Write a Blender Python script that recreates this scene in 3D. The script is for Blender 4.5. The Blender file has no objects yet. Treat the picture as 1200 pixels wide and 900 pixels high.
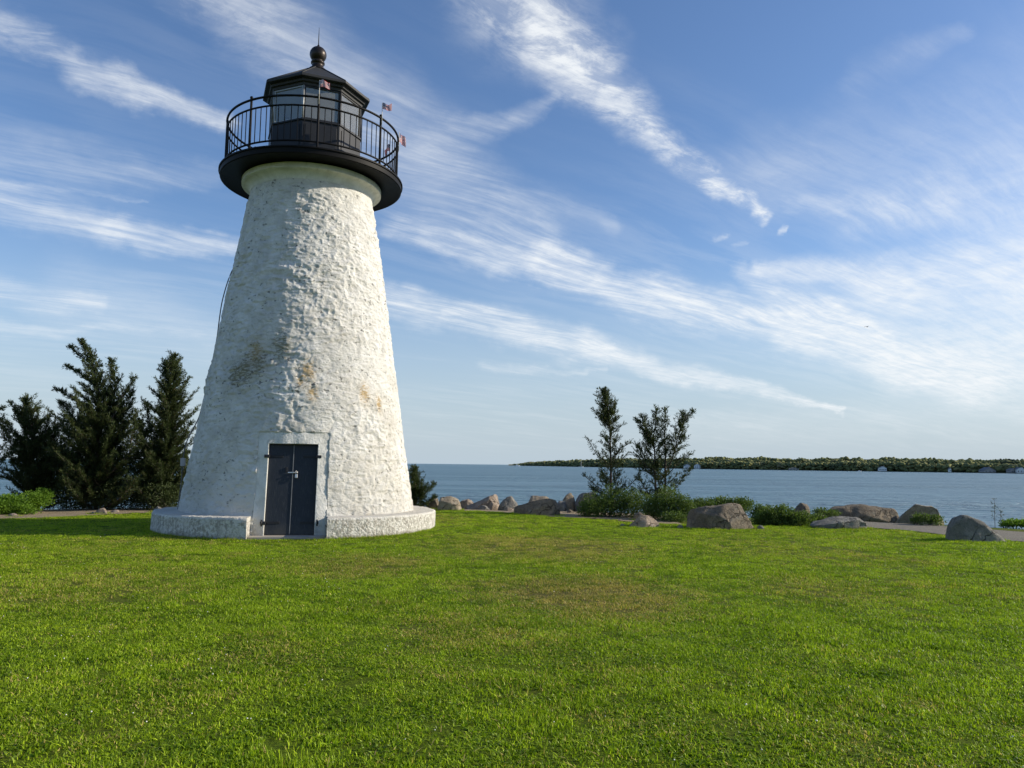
import bpy, bmesh, math, random
import numpy as np
from mathutils import Vector, Matrix

scene = bpy.context.scene
COL = scene.collection
R = math.radians
rng = np.random.default_rng(7)

# ------------------------------------------------------------------ camera
F, PITCH, ROLL, CAMH = 900.0, 0.1047, 0.0115, 1.65
_f = np.array([0, math.cos(PITCH), math.sin(PITCH)])
_u = np.array([0, -math.sin(PITCH), math.cos(PITCH)])
_r = np.array([1.0, 0, 0])
RT = math.cos(ROLL) * _r + math.sin(ROLL) * _u
UP = -math.sin(ROLL) * _r + math.cos(ROLL) * _u
FW = _f
EYE = np.array([0, 0, CAMH])


def ray(x, y):
    return FW + RT * (x - 600) / F + UP * (450 - y) / F


def gnd(x, y, z=0.0):
    d = ray(x, y)
    return EYE + d * ((z - CAMH) / d[2])


def atY(x, y, Y):
    d = ray(x, y)
    return EYE + d * (Y / d[1])


cam = bpy.data.cameras.new('camera')
cam.sensor_width = 36
cam.lens = 36 * F / 1200
cam.clip_start = 0.05
cam.clip_end = 100000
camo = bpy.data.objects.new('camera', cam)
COL.objects.link(camo)
m3 = Matrix((tuple(RT), tuple(UP), tuple(-FW))).transposed()
camo.matrix_world = Matrix.Translation(EYE) @ m3.to_4x4()
scene.camera = camo

# ------------------------------------------------------------------ numpy noise


def _hash(ix, iy, iz, seed):
    h = (ix.astype(np.uint32) * np.uint32(374761393) + iy.astype(np.uint32) * np.uint32(668265263)
         + iz.astype(np.uint32) * np.uint32(2147483647) + np.uint32((seed * 974634541) & 0xffffffff))
    h = (h ^ (h >> np.uint32(13))) * np.uint32(1274126177)
    h = (h ^ (h >> np.uint32(16))) * np.uint32(2246822519)
    h ^= h >> np.uint32(15)
    return h.astype(np.float64) / 4294967295.0


def vnoise(P, seed=0):
    P = np.asarray(P, float)
    i = np.floor(P).astype(np.int64)
    f = P - i
    f = f * f * f * (f * (f * 6 - 15) + 10)
    out = 0
    for dx in (0, 1):
        wx = f[..., 0] if dx else 1 - f[..., 0]
        for dy in (0, 1):
            wy = f[..., 1] if dy else 1 - f[..., 1]
            for dz in (0, 1):
                wz = f[..., 2] if dz else 1 - f[..., 2]
                out = out + wx * wy * wz * _hash(i[..., 0] + dx, i[..., 1] + dy, i[..., 2] + dz, seed)
    return out * 2 - 1


def worley(P, seed=0):
    P = np.asarray(P, float)
    i = np.floor(P).astype(np.int64)
    f1 = np.full(P.shape[:-1], 9.0)
    f2 = f1.copy()
    for dx in (-1, 0, 1):
        for dy in (-1, 0, 1):
            for dz in (-1, 0, 1):
                c = [i[..., 0] + dx, i[..., 1] + dy, i[..., 2] + dz]
                d = 0
                for k in range(3):
                    d = d + (c[k] + .12 + .76 * _hash(c[0], c[1], c[2], seed + k) - P[..., k]) ** 2
                d = np.sqrt(d)
                f2 = np.where(d < f1, f1, np.minimum(f2, d))
                f1 = np.minimum(f1, d)
    return f1, f2


def fbm(P, seed=0, octv=4, gain=.5):
    P = np.asarray(P, float)
    a, s, t = 1.0, 0, 0
    for k in range(octv):
        s = s + a * vnoise(P, seed + k * 17)
        t += a
        a *= gain
        P = P * 2.03 + 11.3
    return s / t


# ------------------------------------------------------------------ object helpers


def link(name, me, mat=None, parent=None):
    o = bpy.data.objects.new(name, me)
    COL.objects.link(o)
    if mat is not None and me is not None:
        me.materials.append(mat)
    if parent is not None:
        o.parent = parent
    return o


def mesh(name, V, faces, mat=None, parent=None, smooth=False, origin=None):
    """faces: list of tuples, or an (n,k) array"""
    V = np.asarray(V, float)
    if origin is not None:
        V = V - np.asarray(origin)
    me = bpy.data.meshes.new(name)
    if isinstance(faces, np.ndarray):
        n, k = faces.shape
        me.vertices.add(len(V))
        me.vertices.foreach_set('co', V.astype(np.float32).ravel())
        me.loops.add(n * k)
        me.loops.foreach_set('vertex_index', faces.astype(np.int32).ravel())
        me.polygons.add(n)
        me.polygons.foreach_set('loop_start', np.arange(0, n * k, k, dtype=np.int32))
        me.update(calc_edges=True)
        me.validate()
    else:
        me.from_pydata([tuple(v) for v in V], [], [tuple(f) for f in faces])
        me.update()
    if smooth:
        me.polygons.foreach_set('use_smooth', np.ones(len(me.polygons), bool))
    o = link(name, me, mat, parent)
    if origin is not None:
        o.location = tuple(origin)
    return o


def tag(o, label=None, cat=None, group=None, kind=None):
    if label:
        o['label'] = label
    if cat:
        o['category'] = cat
    if group:
        o['group'] = group
    if kind:
        o['kind'] = kind
    return o


def empty(name, loc, label, cat, group=None):
    o = bpy.data.objects.new(name, None)
    o.empty_display_size = .3
    COL.objects.link(o)
    o.location = tuple(loc)
    return tag(o, label, cat, group)


class MB:
    """collects simple solids into one mesh"""

    def __init__(self):
        self.V, self.Fc = [], []

    def add(self, V, Fc):
        b = len(self.V)
        self.V += [tuple(map(float, v)) for v in V]
        self.Fc += [tuple(i + b for i in f) for f in Fc]
        return self

    def box(self, c, ax, ay, az, sx, sy, sz):
        c, ax, ay, az = map(np.asarray, (c, ax, ay, az))
        V = []
        for k in (-1, 1):
            for j in (-1, 1):
                for i in (-1, 1):
                    V.append(c + ax * i * sx / 2 + ay * j * sy / 2 + az * k * sz / 2)
        return self.add(V, [(0, 2, 3, 1), (4, 5, 7, 6), (0, 1, 5, 4), (2, 6, 7, 3), (0, 4, 6, 2), (1, 3, 7, 5)])

    def abox(self, x0, x1, y0, y1, z0, z1):
        return self.box(((x0 + x1) / 2, (y0 + y1) / 2, (z0 + z1) / 2), (1, 0, 0), (0, 1, 0), (0, 0, 1), x1 - x0, y1 - y0, z1 - z0)

    def tube(self, pts, rad, n=6, caps=True):
        pts = np.asarray(pts, float)
        if np.isscalar(rad):
            rad = [rad] * len(pts)
        T = np.gradient(pts, axis=0)
        T /= np.linalg.norm(T, axis=1)[:, None] + 1e-9
        a = np.array([0, 0, 1.0]) if abs(T[0][2]) < .9 else np.array([1.0, 0, 0])
        V = []
        for p, t, r in zip(pts, T, rad):
            x = np.cross(t, a)
            x /= np.linalg.norm(x) + 1e-9
            y = np.cross(t, x)
            a = a if abs(np.dot(a, t)) < .95 else y
            for k in range(n):
                g = 2 * math.pi * k / n
                V.append(p + r * (x * math.cos(g) + y * math.sin(g)))
        Fc = []
        for i in range(len(pts) - 1):
            for k in range(n):
                k2 = (k + 1) % n
                Fc.append((i * n + k, i * n + k2, (i + 1) * n + k2, (i + 1) * n + k))
        if caps:
            Fc.append(tuple(range(n))[::-1])
            Fc.append(tuple((len(pts) - 1) * n + k for k in range(n)))
        return self.add(V, Fc)

    def lathe(self, prof, c=(0, 0), n=64, a0=0.0, closed=True):
        """prof: list of (r,z) around the vertical axis at c"""
        V = []
        for (r, z) in prof:
            for k in range(n):
                g = a0 + 2 * math.pi * k / n
                V.append((c[0] + r * math.cos(g), c[1] + r * math.sin(g), z))
        Fc = []
        L = len(prof)
        for i in range(L if closed else L - 1):
            i2 = (i + 1) % L
            for k in range(n):
                k2 = (k + 1) % n
                Fc.append((i * n + k, i * n + k2, i2 * n + k2, i2 * n + k))
        return self.add(V, Fc)

    def build(self, name, mat, parent=None, smooth=False, bevel=0, origin=None):
        o = mesh(name, self.V, self.Fc, mat, parent, smooth, origin)
        bm = bmesh.new()
        bm.from_mesh(o.data)
        bmesh.ops.recalc_face_normals(bm, faces=bm.faces)
        bm.to_mesh(o.data)
        bm.free()
        if bevel:
            b = o.modifiers.new('bevel', 'BEVEL')
            b.width = bevel
            b.segments = 2
            b.limit_method = 'ANGLE'
        return o


# ------------------------------------------------------------------ material helpers


class NT:
    def __init__(self, tree):
        self.t = tree
        self.n = tree.nodes
        self.l = tree.links

    def new(self, typ, **kw):
        n = self.n.new(typ)
        for k, v in kw.items():
            setattr(n, k, v)
        return n

    def put(self, sock, v):
        if isinstance(v, bpy.types.NodeSocket):
            self.l.new(v, sock)
        elif v is not None:
            sock.default_value = v

    def math(self, op, a, b=None, c=None, clamp=False):
        n = self.new('ShaderNodeMath', operation=op, use_clamp=clamp)
        for s, v in zip(n.inputs, (a, b, c)):
            self.put(s, v)
        return n.outputs[0]

    def vm(self, op, a, b=None, scale=None):
        n = self.new('ShaderNodeVectorMath', operation=op)
        self.put(n.inputs[0], a)
        if b is not None:
            self.put(n.inputs[1], b)
        if scale is not None:
            self.put(n.inputs['Scale'], scale)
        return n.outputs['Value'] if op in ('DOT_PRODUCT', 'LENGTH', 'DISTANCE') else n.outputs[0]

    def noise(self, vec, scale, detail=4, rough=.55, dist=0, lac=2.0, out='Fac'):
        n = self.new('ShaderNodeTexNoise')
        self.put(n.inputs['Vector'], vec)
        n.inputs['Scale'].default_value = scale
        n.inputs['Detail'].default_value = detail
        n.inputs['Roughness'].default_value = rough
        n.inputs['Lacunarity'].default_value = lac
        n.inputs['Distortion'].default_value = dist
        return n.outputs[out]

    def voro(self, vec, scale, feature='F1', out='Distance', rand=1):
        n = self.new('ShaderNodeTexVoronoi', feature=feature)
        self.put(n.inputs['Vector'], vec)
        n.inputs['Scale'].default_value = scale
        n.inputs['Randomness'].default_value = rand
        return n.outputs[out]

    def ramp(self, fac, stops, interp='LINEAR'):
        n = self.new('ShaderNodeValToRGB')
        n.color_ramp.interpolation = interp
        e = n.color_ramp.elements
        while len(e) < len(stops):
            e.new(.5)
        for el, (p, c) in zip(e, stops):
            el.position = p
            el.color = (c, c, c, 1) if np.isscalar(c) else (*c[:3], 1)
        self.put(n.inputs[0], fac)
        return n.outputs[0]

    def sstep(self, v, a, b, to0=0.0, to1=1.0):
        n = self.new('ShaderNodeMapRange', interpolation_type='SMOOTHSTEP')
        self.put(n.inputs[0], v)
        for i, x in enumerate((a, b, to0, to1)):
            self.put(n.inputs[1 + i], x)
        return n.outputs[0]

    def mix(self, fac, a, b, mode='MIX'):
        n = self.new('ShaderNodeMix', data_type='RGBA', blend_type=mode)
        self.put(n.inputs[0], fac)
        for i, v in ((6, a), (7, b)):
            if not isinstance(v, bpy.types.NodeSocket):
                v = (*v[:3], 1)
            self.put(n.inputs[i], v)
        return n.outputs[2]

    def bump(self, h, strength=.5, dist=.02, normal=None):
        n = self.new('ShaderNodeBump')
        n.inputs['Strength'].default_value = strength
        n.inputs['Distance'].default_value = dist
        self.put(n.inputs['Height'], h)
        if normal is not None:
            self.put(n.inputs['Normal'], normal)
        return n.outputs[0]

    def xyz(self, v):
        n = self.new('ShaderNodeSeparateXYZ')
        self.put(n.inputs[0], v)
        return n.outputs

    def comb(self, x, y, z):
        n = self.new('ShaderNodeCombineXYZ')
        for s, v in zip(n.inputs, (x, y, z)):
            self.put(s, v)
        return n.outputs[0]


def mat(name):
    m = bpy.data.materials.new(name)
    m.use_nodes = True
    t = NT(m.node_tree)
    p = m.node_tree.nodes['Principled BSDF']
    t.p = p
    t.out = m.node_tree.nodes['Material Output']
    t.obj = t.new('ShaderNodeTexCoord').outputs['Object']
    t.pos = t.new('ShaderNodeNewGeometry').outputs['Position']
    return m, t


def setp(t, color=None, rough=None, metal=None, normal=None, spec=None):
    for k, v in (('Base Color', color), ('Roughness', rough), ('Metallic', metal), ('Normal', normal), ('Specular IOR Level', spec)):
        if v is None:
            continue
        if k == 'Base Color' and not isinstance(v, bpy.types.NodeSocket):
            v = (*v[:3], 1)
        t.put(t.p.inputs[k], v)


def simple(name, c, rough=.6, metal=0, var=.15, scale=8, bump=0, spec=None):
    m, t = mat(name)
    n = t.noise(t.obj, scale, 5, .6)
    k = t.math('MULTIPLY_ADD', n, 2 * var, 1 - var)
    col = t.vm('SCALE', c, scale=k)
    setp(t, col, t.math('MULTIPLY_ADD', n, .2, rough - .1), metal, spec=spec)
    if bump:
        t.put(t.p.inputs['Normal'], t.bump(n, bump, .01))
    return m


# ------------------------------------------------------------------ sun, sky, clouds
SUN_AZ = 5.0     # degrees from +x towards +y
SUN_EL = 24.0
sd = np.array([math.cos(R(SUN_EL)) * math.cos(R(SUN_AZ)), math.cos(R(SUN_EL)) * math.sin(R(SUN_AZ)), math.sin(R(SUN_EL))])
sun = bpy.data.lights.new('sun', 'SUN')
sun.energy = 4.7
sun.angle = R(.53)
sun.color = (1.0, .90, .74)
suno = bpy.data.objects.new('sun', sun)
COL.objects.link(suno)
suno.location = tuple(sd * 50)
suno.rotation_euler = Vector(sd).to_track_quat('Z', 'Y').to_euler()

SKY_STRENGTH = 0.145
world = bpy.data.worlds.new('World')
scene.world = world
world.use_nodes = True
w = NT(world.node_tree)
bg = world.node_tree.nodes['Background']
sky = w.new('ShaderNodeTexSky', sky_type='NISHITA')
sky.sun_disc = False
sky.sun_elevation = R(SUN_EL)
sky.sun_rotation = R(90 - SUN_AZ)
sky.air_density = 1.0
sky.dust_density = 0.6
sky.ozone_density = 2.5
D = w.new('ShaderNodeTexCoord').outputs['Generated']
dx, dy, dz = w.xyz(D)
az = w.math('ARCTAN2', dx, dy)
el = w.math('ARCSINE', dz)
q = w.comb(az, el, 0.0)
den = w.math('MAXIMUM', w.math('ADD', dz, .09), .02)
pl = w.comb(w.math('DIVIDE', dx, den), w.math('DIVIDE', dy, den), 0.0)      # a flat cloud deck seen in perspective


def q_of(x, y):
    d = ray(x, y)
    d = d / np.linalg.norm(d)
    return np.array([math.atan2(d[0], d[1]), math.asin(d[2])])


def pl_of(x, y):
    d = ray(x, y)
    d = d / np.linalg.norm(d)
    return d[:2] / (d[2] + .09)


# wind direction on the cloud deck from the long streak
dv = pl_of(1060, 428) - pl_of(640, 300)
WIND = math.atan2(dv[1], dv[0])
rot = w.new('ShaderNodeVectorRotate', rotation_type='Z_AXIS')
w.put(rot.inputs['Vector'], pl)
rot.inputs['Angle'].default_value = -WIND
wl = rot.outputs[0]
wn1 = w.noise(pl, 1.3, 3, .5, out='Color')
wl_w = w.vm('ADD', wl, w.vm('SCALE', w.vm('SUBTRACT', wn1, (.5, .5, .5)), scale=.22))
fib = w.noise(w.vm('MULTIPLY', wl_w, (.9, 5.0, 1)), 1.6, 9, .64, .1)          # long fibres
fib2 = w.noise(w.vm('MULTIPLY', wl_w, (2.2, 3.4, 1)), 3.0, 9, .68, .35)         # cross-combed ripples
soft = w.noise(w.vm('MULTIPLY', wl_w, (.8, 2.0, 1)), .9, 5, .55, .2)
fibc = w.sstep(fib, .38, .63)
ripc = w.sstep(fib2, .39, .62)
softc = w.sstep(soft, .35, .68)
comb_ = w.noise(w.vm('MULTIPLY', wl_w, (1.3, 8.0, 1)), 2.6, 10, .70, .15)
curd = w.noise(pl, 5.5, 8, .68, .4)
detail_ = w.math('ADD', w.math('MULTIPLY', w.sstep(comb_, .33, .66), .55), w.math('MULTIPLY', w.sstep(curd, .32, .68), .45))
wq = w.noise(w.comb(w.math('MULTIPLY', az, 1.0), w.math('MULTIPLY', el, 1.4), 0.0), 9.0, 6, .6, out='Color')
qw = w.vm('ADD', q, w.vm('SCALE', w.vm('SUBTRACT', wq, (.5, .5, .5)), scale=.062))
wq2 = w.noise(q, 3.2, 5, .55, out='Color')
qw = w.vm('ADD', qw, w.vm('SCALE', w.vm('SUBTRACT', wq2, (.5, .5, .5)), scale=.035))
qw = w.vm('MULTIPLY', qw, (1, 1, 0))

#  (x0,y0, x1,y1, half width 0, half width 1, strength, texture, edge)
BANDS = [
    (560, -30, 690, 90, 50, 34, .62, 'r', .0),
    (590, -20, 700, 60, 90, 40, .28, 'r', .0),
    (640, 45, 896, 250, 44, 7, .95, 'r', .05),
    (455, 195, 620, 280, 66, 40, .46, 'f', .0),
    (560, 215, 720, 262, 34, 14, .22, 'f', .0),
    (470, 268, 700, 325, 20, 16, .62, 'f', .1),
    (640, 308, 960, 392, 24, 30, .92, 'f', .2),
    (930, 386, 1140, 445, 30, 40, .92, 's', .15),
    (450, 348, 700, 405, 22, 24, .80, 'f', .2),
    (690, 404, 990, 484, 22, 4, .85, 's', .1),
    (560, 425, 700, 436, 8, 4, .35, 'f', .0),
    (868, 318, 1080, 425, 15, 28, .90, 'f', .2),
    (890, 312, 1050, 330, 12, 30, .65, 's', .1),
    (1020, 345, 1280, 330, 40, 62, .90, 's', .0),
    (1060, 412, 1290, 430, 46, 66, .93, 's', .0),
    (1100, 310, 1290, 290, 26, 40, .55, 'f', .0),
    (1010, 255, 1260, 215, 36, 70, .40, 'f', .0),
    (930, 245, 1110, 245, 14, 14, .28, 'f', .0),
    (900, 205, 1230, 150, 60, 110, .28, 's', .0),
    (-40, 25, 85, 60, 28, 13, .50, 'r', .0),
    (95, 82, 262, 155, 22, 15, .80, 'f', .15),
    (-30, 222, 150, 265, 24, 20, .55, 'f', .05),
    (140, 262, 300, 302, 22, 13, .66, 'f', .1),
    (-30, 335, 120, 352, 18, 12, .50, 'f', .1),
    (90, 340, 260, 395, 46, 30, .25, 's', .0),
    (-30, 180, 250, 205, 36, 12, .28, 'f', .0),
    (230, -20, 340, 60, 44, 50, .50, 'r', .0),
    (330, 40, 520, 190, 56, 60, .46, 'f', .0),
    (500, 165, 660, 118, 26, 8, .40, 'f', .0),
    (914, 270, 922, 272, 5, 3.5, .6, 'b', .0),
    (828, 274, 842, 271, 5, 4, .28, 'b', .0),
    (854, 283, 874, 278, 4, 3, .2, 'b', .0),
    (-20, 380, 280, 384, 8, 5, .28, 'f', .0),
    (-10, 205, 180, 225, 5, 2, .16, 'f', .0),
    (1010, 90, 1130, 35, 24, 12, .16, 'f', .0),
    (780, 500, 1230, 490, 22, 30, .22, 's', .0),
]
total = None
for (x0, y0, x1, y1, h0, h1, st, tx, edge) in BANDS:
    A, B = q_of(x0, y0), q_of(x1, y1)
    d = B - A
    L = np.linalg.norm(d)
    d /= L
    rel = w.vm('SUBTRACT', qw, (A[0], A[1], 0))
    s = w.math('MINIMUM', w.math('MAXIMUM', w.vm('DOT_PRODUCT', rel, (d[0], d[1], 0)), 0.0), float(L))
    nd = w.vm('LENGTH', w.vm('SUBTRACT', rel, w.vm('SCALE', (d[0], d[1], 0), scale=s)))
    wd = w.math('MULTIPLY_ADD', s, float((h1 - h0) / F / L), float(h0 / F))
    k = w.sstep(w.math('DIVIDE', nd, wd), 1.25, edge)
    tex = {'r': ripc, 'f': fibc, 's': softc, 'b': fibc}[tx]
    base = {'r': .28, 'f': .42, 's': .62, 'b': .9}[tx]
    c = w.math('MULTIPLY', k, w.math('MULTIPLY_ADD', tex, (1 - base) * st, base * st))
    # screen-combine
    total = c if total is None else w.math('SUBTRACT', w.math('ADD', total, c), w.math('MULTIPLY', total, c))
total = w.math('MULTIPLY', total, w.math('MULTIPLY_ADD', detail_, .78, .46), clamp=True)
# thin veil everywhere, denser low down
veil = w.math('MULTIPLY', softc, w.sstep(el, .75, .05, .02, .15))
veil = w.math('MULTIPLY', veil, fibc)
total = w.math('SUBTRACT', w.math('ADD', total, veil), w.math('MULTIPLY', total, veil))
total = w.math('MULTIPLY', total, w.sstep(el, -.01, .06))
hs = w.new('ShaderNodeHueSaturation')
w.put(hs.inputs['Color'], sky.outputs[0])
hs.inputs['Saturation'].default_value = 1.09
hs.inputs['Value'].default_value = 1.0
skc = w.vm('MULTIPLY', hs.outputs[0], (.90, .90, .98))
skc = w.mix(w.sstep(el, .30, -.02, 0.0, .93), skc, (3.05, 3.72, 4.30))     # pale humid air low over the sea
cl = w.mix(w.math('MULTIPLY', total, .92), skc, (5.75, 5.95, 6.1))
w.put(bg.inputs['Color'], cl)
bg.inputs['Strength'].default_value = SKY_STRENGTH
world.cycles.sampling_method = 'MANUAL'
world.cycles.sample_map_resolution = 512

# ------------------------------------------------------------------ terrain
def interp(xs, pts):
    pts = sorted(pts)
    return np.interp(xs, [p[0] for p in pts], [p[1] for p in pts])


SHORE = [(-200, 0), (-60, 15), (-40, 22), (-20, 26.5), (-12, 29.2), (-4, 31), (2, 30.2), (6, 28.8), (10, 27.2), (14, 25.2), (18, 21), (24, 13), (34, 0), (60, -40), (200, -200)]
WATER_Z = -2.0


def shore(x):
    return interp(x, SHORE)


def zg(x, y):
    x = np.asarray(x, float)
    y = np.asarray(y, float)
    P = np.stack([x, y, 0 * x], -1)
    z = .05 * fbm(P * .12, 3, 2) + .022 * fbm(P * .6, 9, 2)
    d2 = (x + 5.39) ** 2 + (y - 19.9) ** 2
    z = z * np.clip((np.sqrt(d2) - 3.0) / 3.0, 0, 1) * np.clip(y / 6, 0.3, 1)
    z = z + .10 * np.exp(-((x + 1.5) ** 2 + (y - 23) ** 2) / 12)
    s = y - shore(x)
    z = z - np.clip(s * .62, 0, 7) - .12 * np.clip((s + 2.5) / 2.5, 0, 1)
    return z


# near lawn edge, dirt and path
ED = [gnd(*p)[:2] for p in [(0, 608), (60, 606), (130, 603), (185, 600.5)]]
ED += [(-8, 26.4), (-4.5, 27.8), (-2.5, 27.8)] + [gnd(*p)[:2] for p in [(560, 599.5), (610, 604), (650, 607), (700, 609), (760, 613), (830, 615), (900, 616), (965, 617), (1016, 618), (1065, 621.5), (1115, 626.5)]]
ED += [(11.6, 19.2)]
EDGE = [(-60, 14), (-30, 19.5), (-18, 21.5)] + [tuple(e) for e in ED] + [(14, 15.2), (18, 9), (26, -2), (60, -45)]


def edge(x):
    return interp(x, EDGE)


gx = np.concatenate([[-30000, -6000, -1500, -400, -150, -90], np.arange(-60, -16, 1.2), np.arange(-16, 18, .3), np.arange(18, 62, 1.2), [90, 150, 400, 1500, 6000, 30000]])
gy = np.concatenate([[-30000, -6000, -1500, -400, -120, -60, -30, -15, -8], np.arange(-4, 34, .3), np.arange(34, 60, 1.2), [90, 200, 700, 3000, 10000, 45000]])
GX, GY = np.meshgrid(gx, gy)
GZ = zg(GX, GY)
ny, nx = GX.shape
idx = np.arange(nx * ny).reshape(ny, nx)
quads = np.stack([idx[:-1, :-1], idx[:-1, 1:], idx[1:, 1:], idx[1:, :-1]], -1).reshape(-1, 4)

# grass tint shared by soil and blades: (world position) -> colour


def lawn_tint(t, pos):
    """0 = lush green, 1 = dry"""
    p2 = t.vm('MULTIPLY', pos, (1, 1, 0))
    a = t.noise(p2, .22, 4, .6)
    b = t.noise(p2, 1.1, 4, .6)
    k = t.math('ADD', t.math('MULTIPLY', a, .6), t.math('MULTIPLY', b, .5))
    dry = t.math('MULTIPLY', t.sstep(k, .53, .78), .55)
    for (px, py, r, s) in [(690, 697, 1.7, .74), (610, 690, 1.0, .45), (420, 662, 1.5, .5), (640, 640, 2.6, .55), (960, 690, 1.2, .3), (540, 740, .9, .35), (120, 690, 1.6, .3), (880, 640, 2.0, .2), (300, 770, 0.6, .3), (480, 610, 2.0, .4)]:
        g = gnd(px, py)
        dd = t.vm('DISTANCE', t.vm('MULTIPLY', p2, (1, .8, 0)), (g[0], g[1] * .8, 0))
        dd = t.math('ADD', dd, t.math('MULTIPLY_ADD', b, 1.6, -.8))
        dry = t.math('MAXIMUM', dry, t.math('MULTIPLY', t.sstep(dd, r * 1.2, r * .3), s))
    # bare drier margin near the boulders
    return dry, a, b


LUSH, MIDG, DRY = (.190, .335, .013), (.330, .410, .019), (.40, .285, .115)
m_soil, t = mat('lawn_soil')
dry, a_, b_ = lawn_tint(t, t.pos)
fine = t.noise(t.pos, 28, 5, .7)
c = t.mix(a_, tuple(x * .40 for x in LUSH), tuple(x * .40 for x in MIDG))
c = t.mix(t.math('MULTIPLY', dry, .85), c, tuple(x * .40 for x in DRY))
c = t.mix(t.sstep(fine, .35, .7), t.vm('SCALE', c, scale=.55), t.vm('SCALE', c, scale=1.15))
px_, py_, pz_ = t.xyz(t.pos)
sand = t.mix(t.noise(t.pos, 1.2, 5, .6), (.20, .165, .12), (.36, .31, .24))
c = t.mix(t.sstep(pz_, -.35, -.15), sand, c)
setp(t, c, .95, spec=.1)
t.put(t.p.inputs['Normal'], t.bump(fine, .6, .04))
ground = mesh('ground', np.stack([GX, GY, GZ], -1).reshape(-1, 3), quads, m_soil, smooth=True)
tag(ground, 'mown lawn falling away to the shore', None, None, 'structure')

# bare earth and gravel strips, a few mm above the ground
m_dirt, t = mat('shore_dirt')
n1 = t.noise(t.pos, 1.0, 5, .6)
n2 = t.voro(t.pos, 16)
c = t.mix(n1, (.28, .215, .13), (.48, .39, .26))
c = t.mix(t.sstep(n2, .1, .5), t.vm('SCALE', c, scale=1.25), t.vm('SCALE', c, scale=.7))
setp(t, c, .95, normal=t.bump(t.noise(t.pos, 22, 5, .7), .8, .04), spec=.15)
m_grav, t = mat('path_gravel')
n1 = t.noise(t.pos, 1.4, 4, .6)
n2 = t.noise(t.pos, 60, 3, .7)
c = t.mix(n1, (.165, .148, .115), (.25, .225, .175))
c = t.mix(t.sstep(n2, .35, .68), t.vm('SCALE', c, scale=.65), t.vm('SCALE', c, scale=1.35))
setp(t, c, .9, normal=t.bump(n2, .7, .02), spec=.2)


def strip(name, xs, lo, hi, mt, lift, n=10):
    V, Q = [], []
    for x in xs:
        for k in range(n + 1):
            y = lo(x) + (hi(x) - lo(x)) * k / n
            V.append((x, y, float(zg(x, y)) + lift))
    for i in range(len(xs) - 1):
        for k in range(n):
            a = i * (n + 1) + k
            Q.append((a, a + n + 1, a + n + 2, a + 1))
    return tag(mesh(name, V, np.array(Q), mt, smooth=True), None, None, None, 'structure')


def wob(x):
    return float(.16 * vnoise(np.array([x * 1.7, 3.1, 0.0]), 5) + .10 * vnoise(np.array([x * 6, 9.1, 0.0]), 6))


o = strip('dirt_strip', np.arange(-40, 5.2, .2), lambda x: float(edge(x)) + wob(x), lambda x: float(shore(x)) + .5, m_dirt, .012)
o['label'] = 'bare earth strip between the lawn and the shore boulders'
o = strip('gravel_path', np.concatenate([np.arange(9.0, 16, .2), np.arange(16, 34, .8)]), lambda x: float(edge(x)) + wob(x) * .6, lambda x: min(float(shore(x)) + .1, float(edge(x)) + 6.0), m_grav, .018)
o['label'] = 'grey gravel path at the right edge of the lawn'

# ------------------------------------------------------------------ water
m_water, t = mat('sea_water')
w1 = t.noise(t.vm('MULTIPLY', t.pos, (.55, 1.0, 0)), .35, 3, .55, .4)
w2 = t.noise(t.vm('MULTIPLY', t.pos, (.6, 1.0, 0)), 1.3, 4, .6, .5)
w3 = t.noise(t.vm('MULTIPLY', t.pos, (.5, 1.0, 0)), .06, 3, .6, .2)
hgt = t.math('ADD', t.math('MULTIPLY', w1, 1.0), t.math('MULTIPLY', w2, .42))
patch_ = t.sstep(t.noise(t.vm('MULTIPLY', t.pos, (.22, 1.0, 0)), .035, 4, .6, .3), .34, .66, .35, 1.35)
hgt = t.math('MULTIPLY', hgt, patch_)
calm = t.noise(t.vm('MULTIPLY', t.pos, (.25, 1.0, 0)), .02, 4, .55)
c = t.mix(calm, (.072, .160, .200), (.098, .192, .232))
setp(t, c, .34, normal=t.bump(hgt, 1.0, 1.7), spec=.5)
t.p.inputs['Specular Tint'].default_value = (.80, .93, 1.0, 1)
t.p.inputs['IOR'].default_value = 1.33
wx = np.array([-45000, -4000, -800, -200, 0, 200, 800, 4000, 45000], float)
wy = np.array([-300, 20, 60, 200, 800, 4000, 15000, 60000], float)
WX, WY = np.meshgrid(wx, wy)
ii = np.arange(WX.size).reshape(WX.shape)
sea = mesh('water', np.stack([WX, WY, 0 * WX + WATER_Z], -1).reshape(-1, 3), np.stack([ii[:-1, :-1], ii[:-1, 1:], ii[1:, 1:], ii[1:, :-1]], -1).reshape(-1, 4), m_water)
tag(sea, 'rippled blue harbour water reaching the horizon', None, None, 'structure')

# ------------------------------------------------------------------ lighthouse
AX = np.array([-5.39, 19.9])
R0, R1, ZT = 2.93, 1.515, 8.92
FACE = -74.8            # direction from the axis towards the viewer's spot on the lawn
DOOR = R(-79.2)
dN = np.array([math.cos(DOOR), math.sin(DOOR), 0])
dL = np.array([-math.sin(DOOR), math.cos(DOOR), 0])
ZUP = np.array([0, 0, 1.0])
A3 = np.array([AX[0], AX[1], 0])


def rcone(z):
    return R0 + (R1 - R0) * z / ZT


TILT = .03


def plane_n(z):        # the face of the door surround
    return 2.84 - .16 * z


def surr_n(l, z):       # the surround follows the curve of the wall, a finger deep in it
    return np.sqrt((rcone(z) - .004) ** 2 - np.asarray(l, float) ** 2)


lh = empty('lighthouse', (AX[0], AX[1], 0), 'tall white stucco lighthouse tower with black gallery and lantern on the lawn', 'lighthouse')
ORG = A3


def L(b, name, mt, parent=lh, smooth=False, bevel=0):
    return b.build(name, mt, parent, smooth, bevel)


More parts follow.
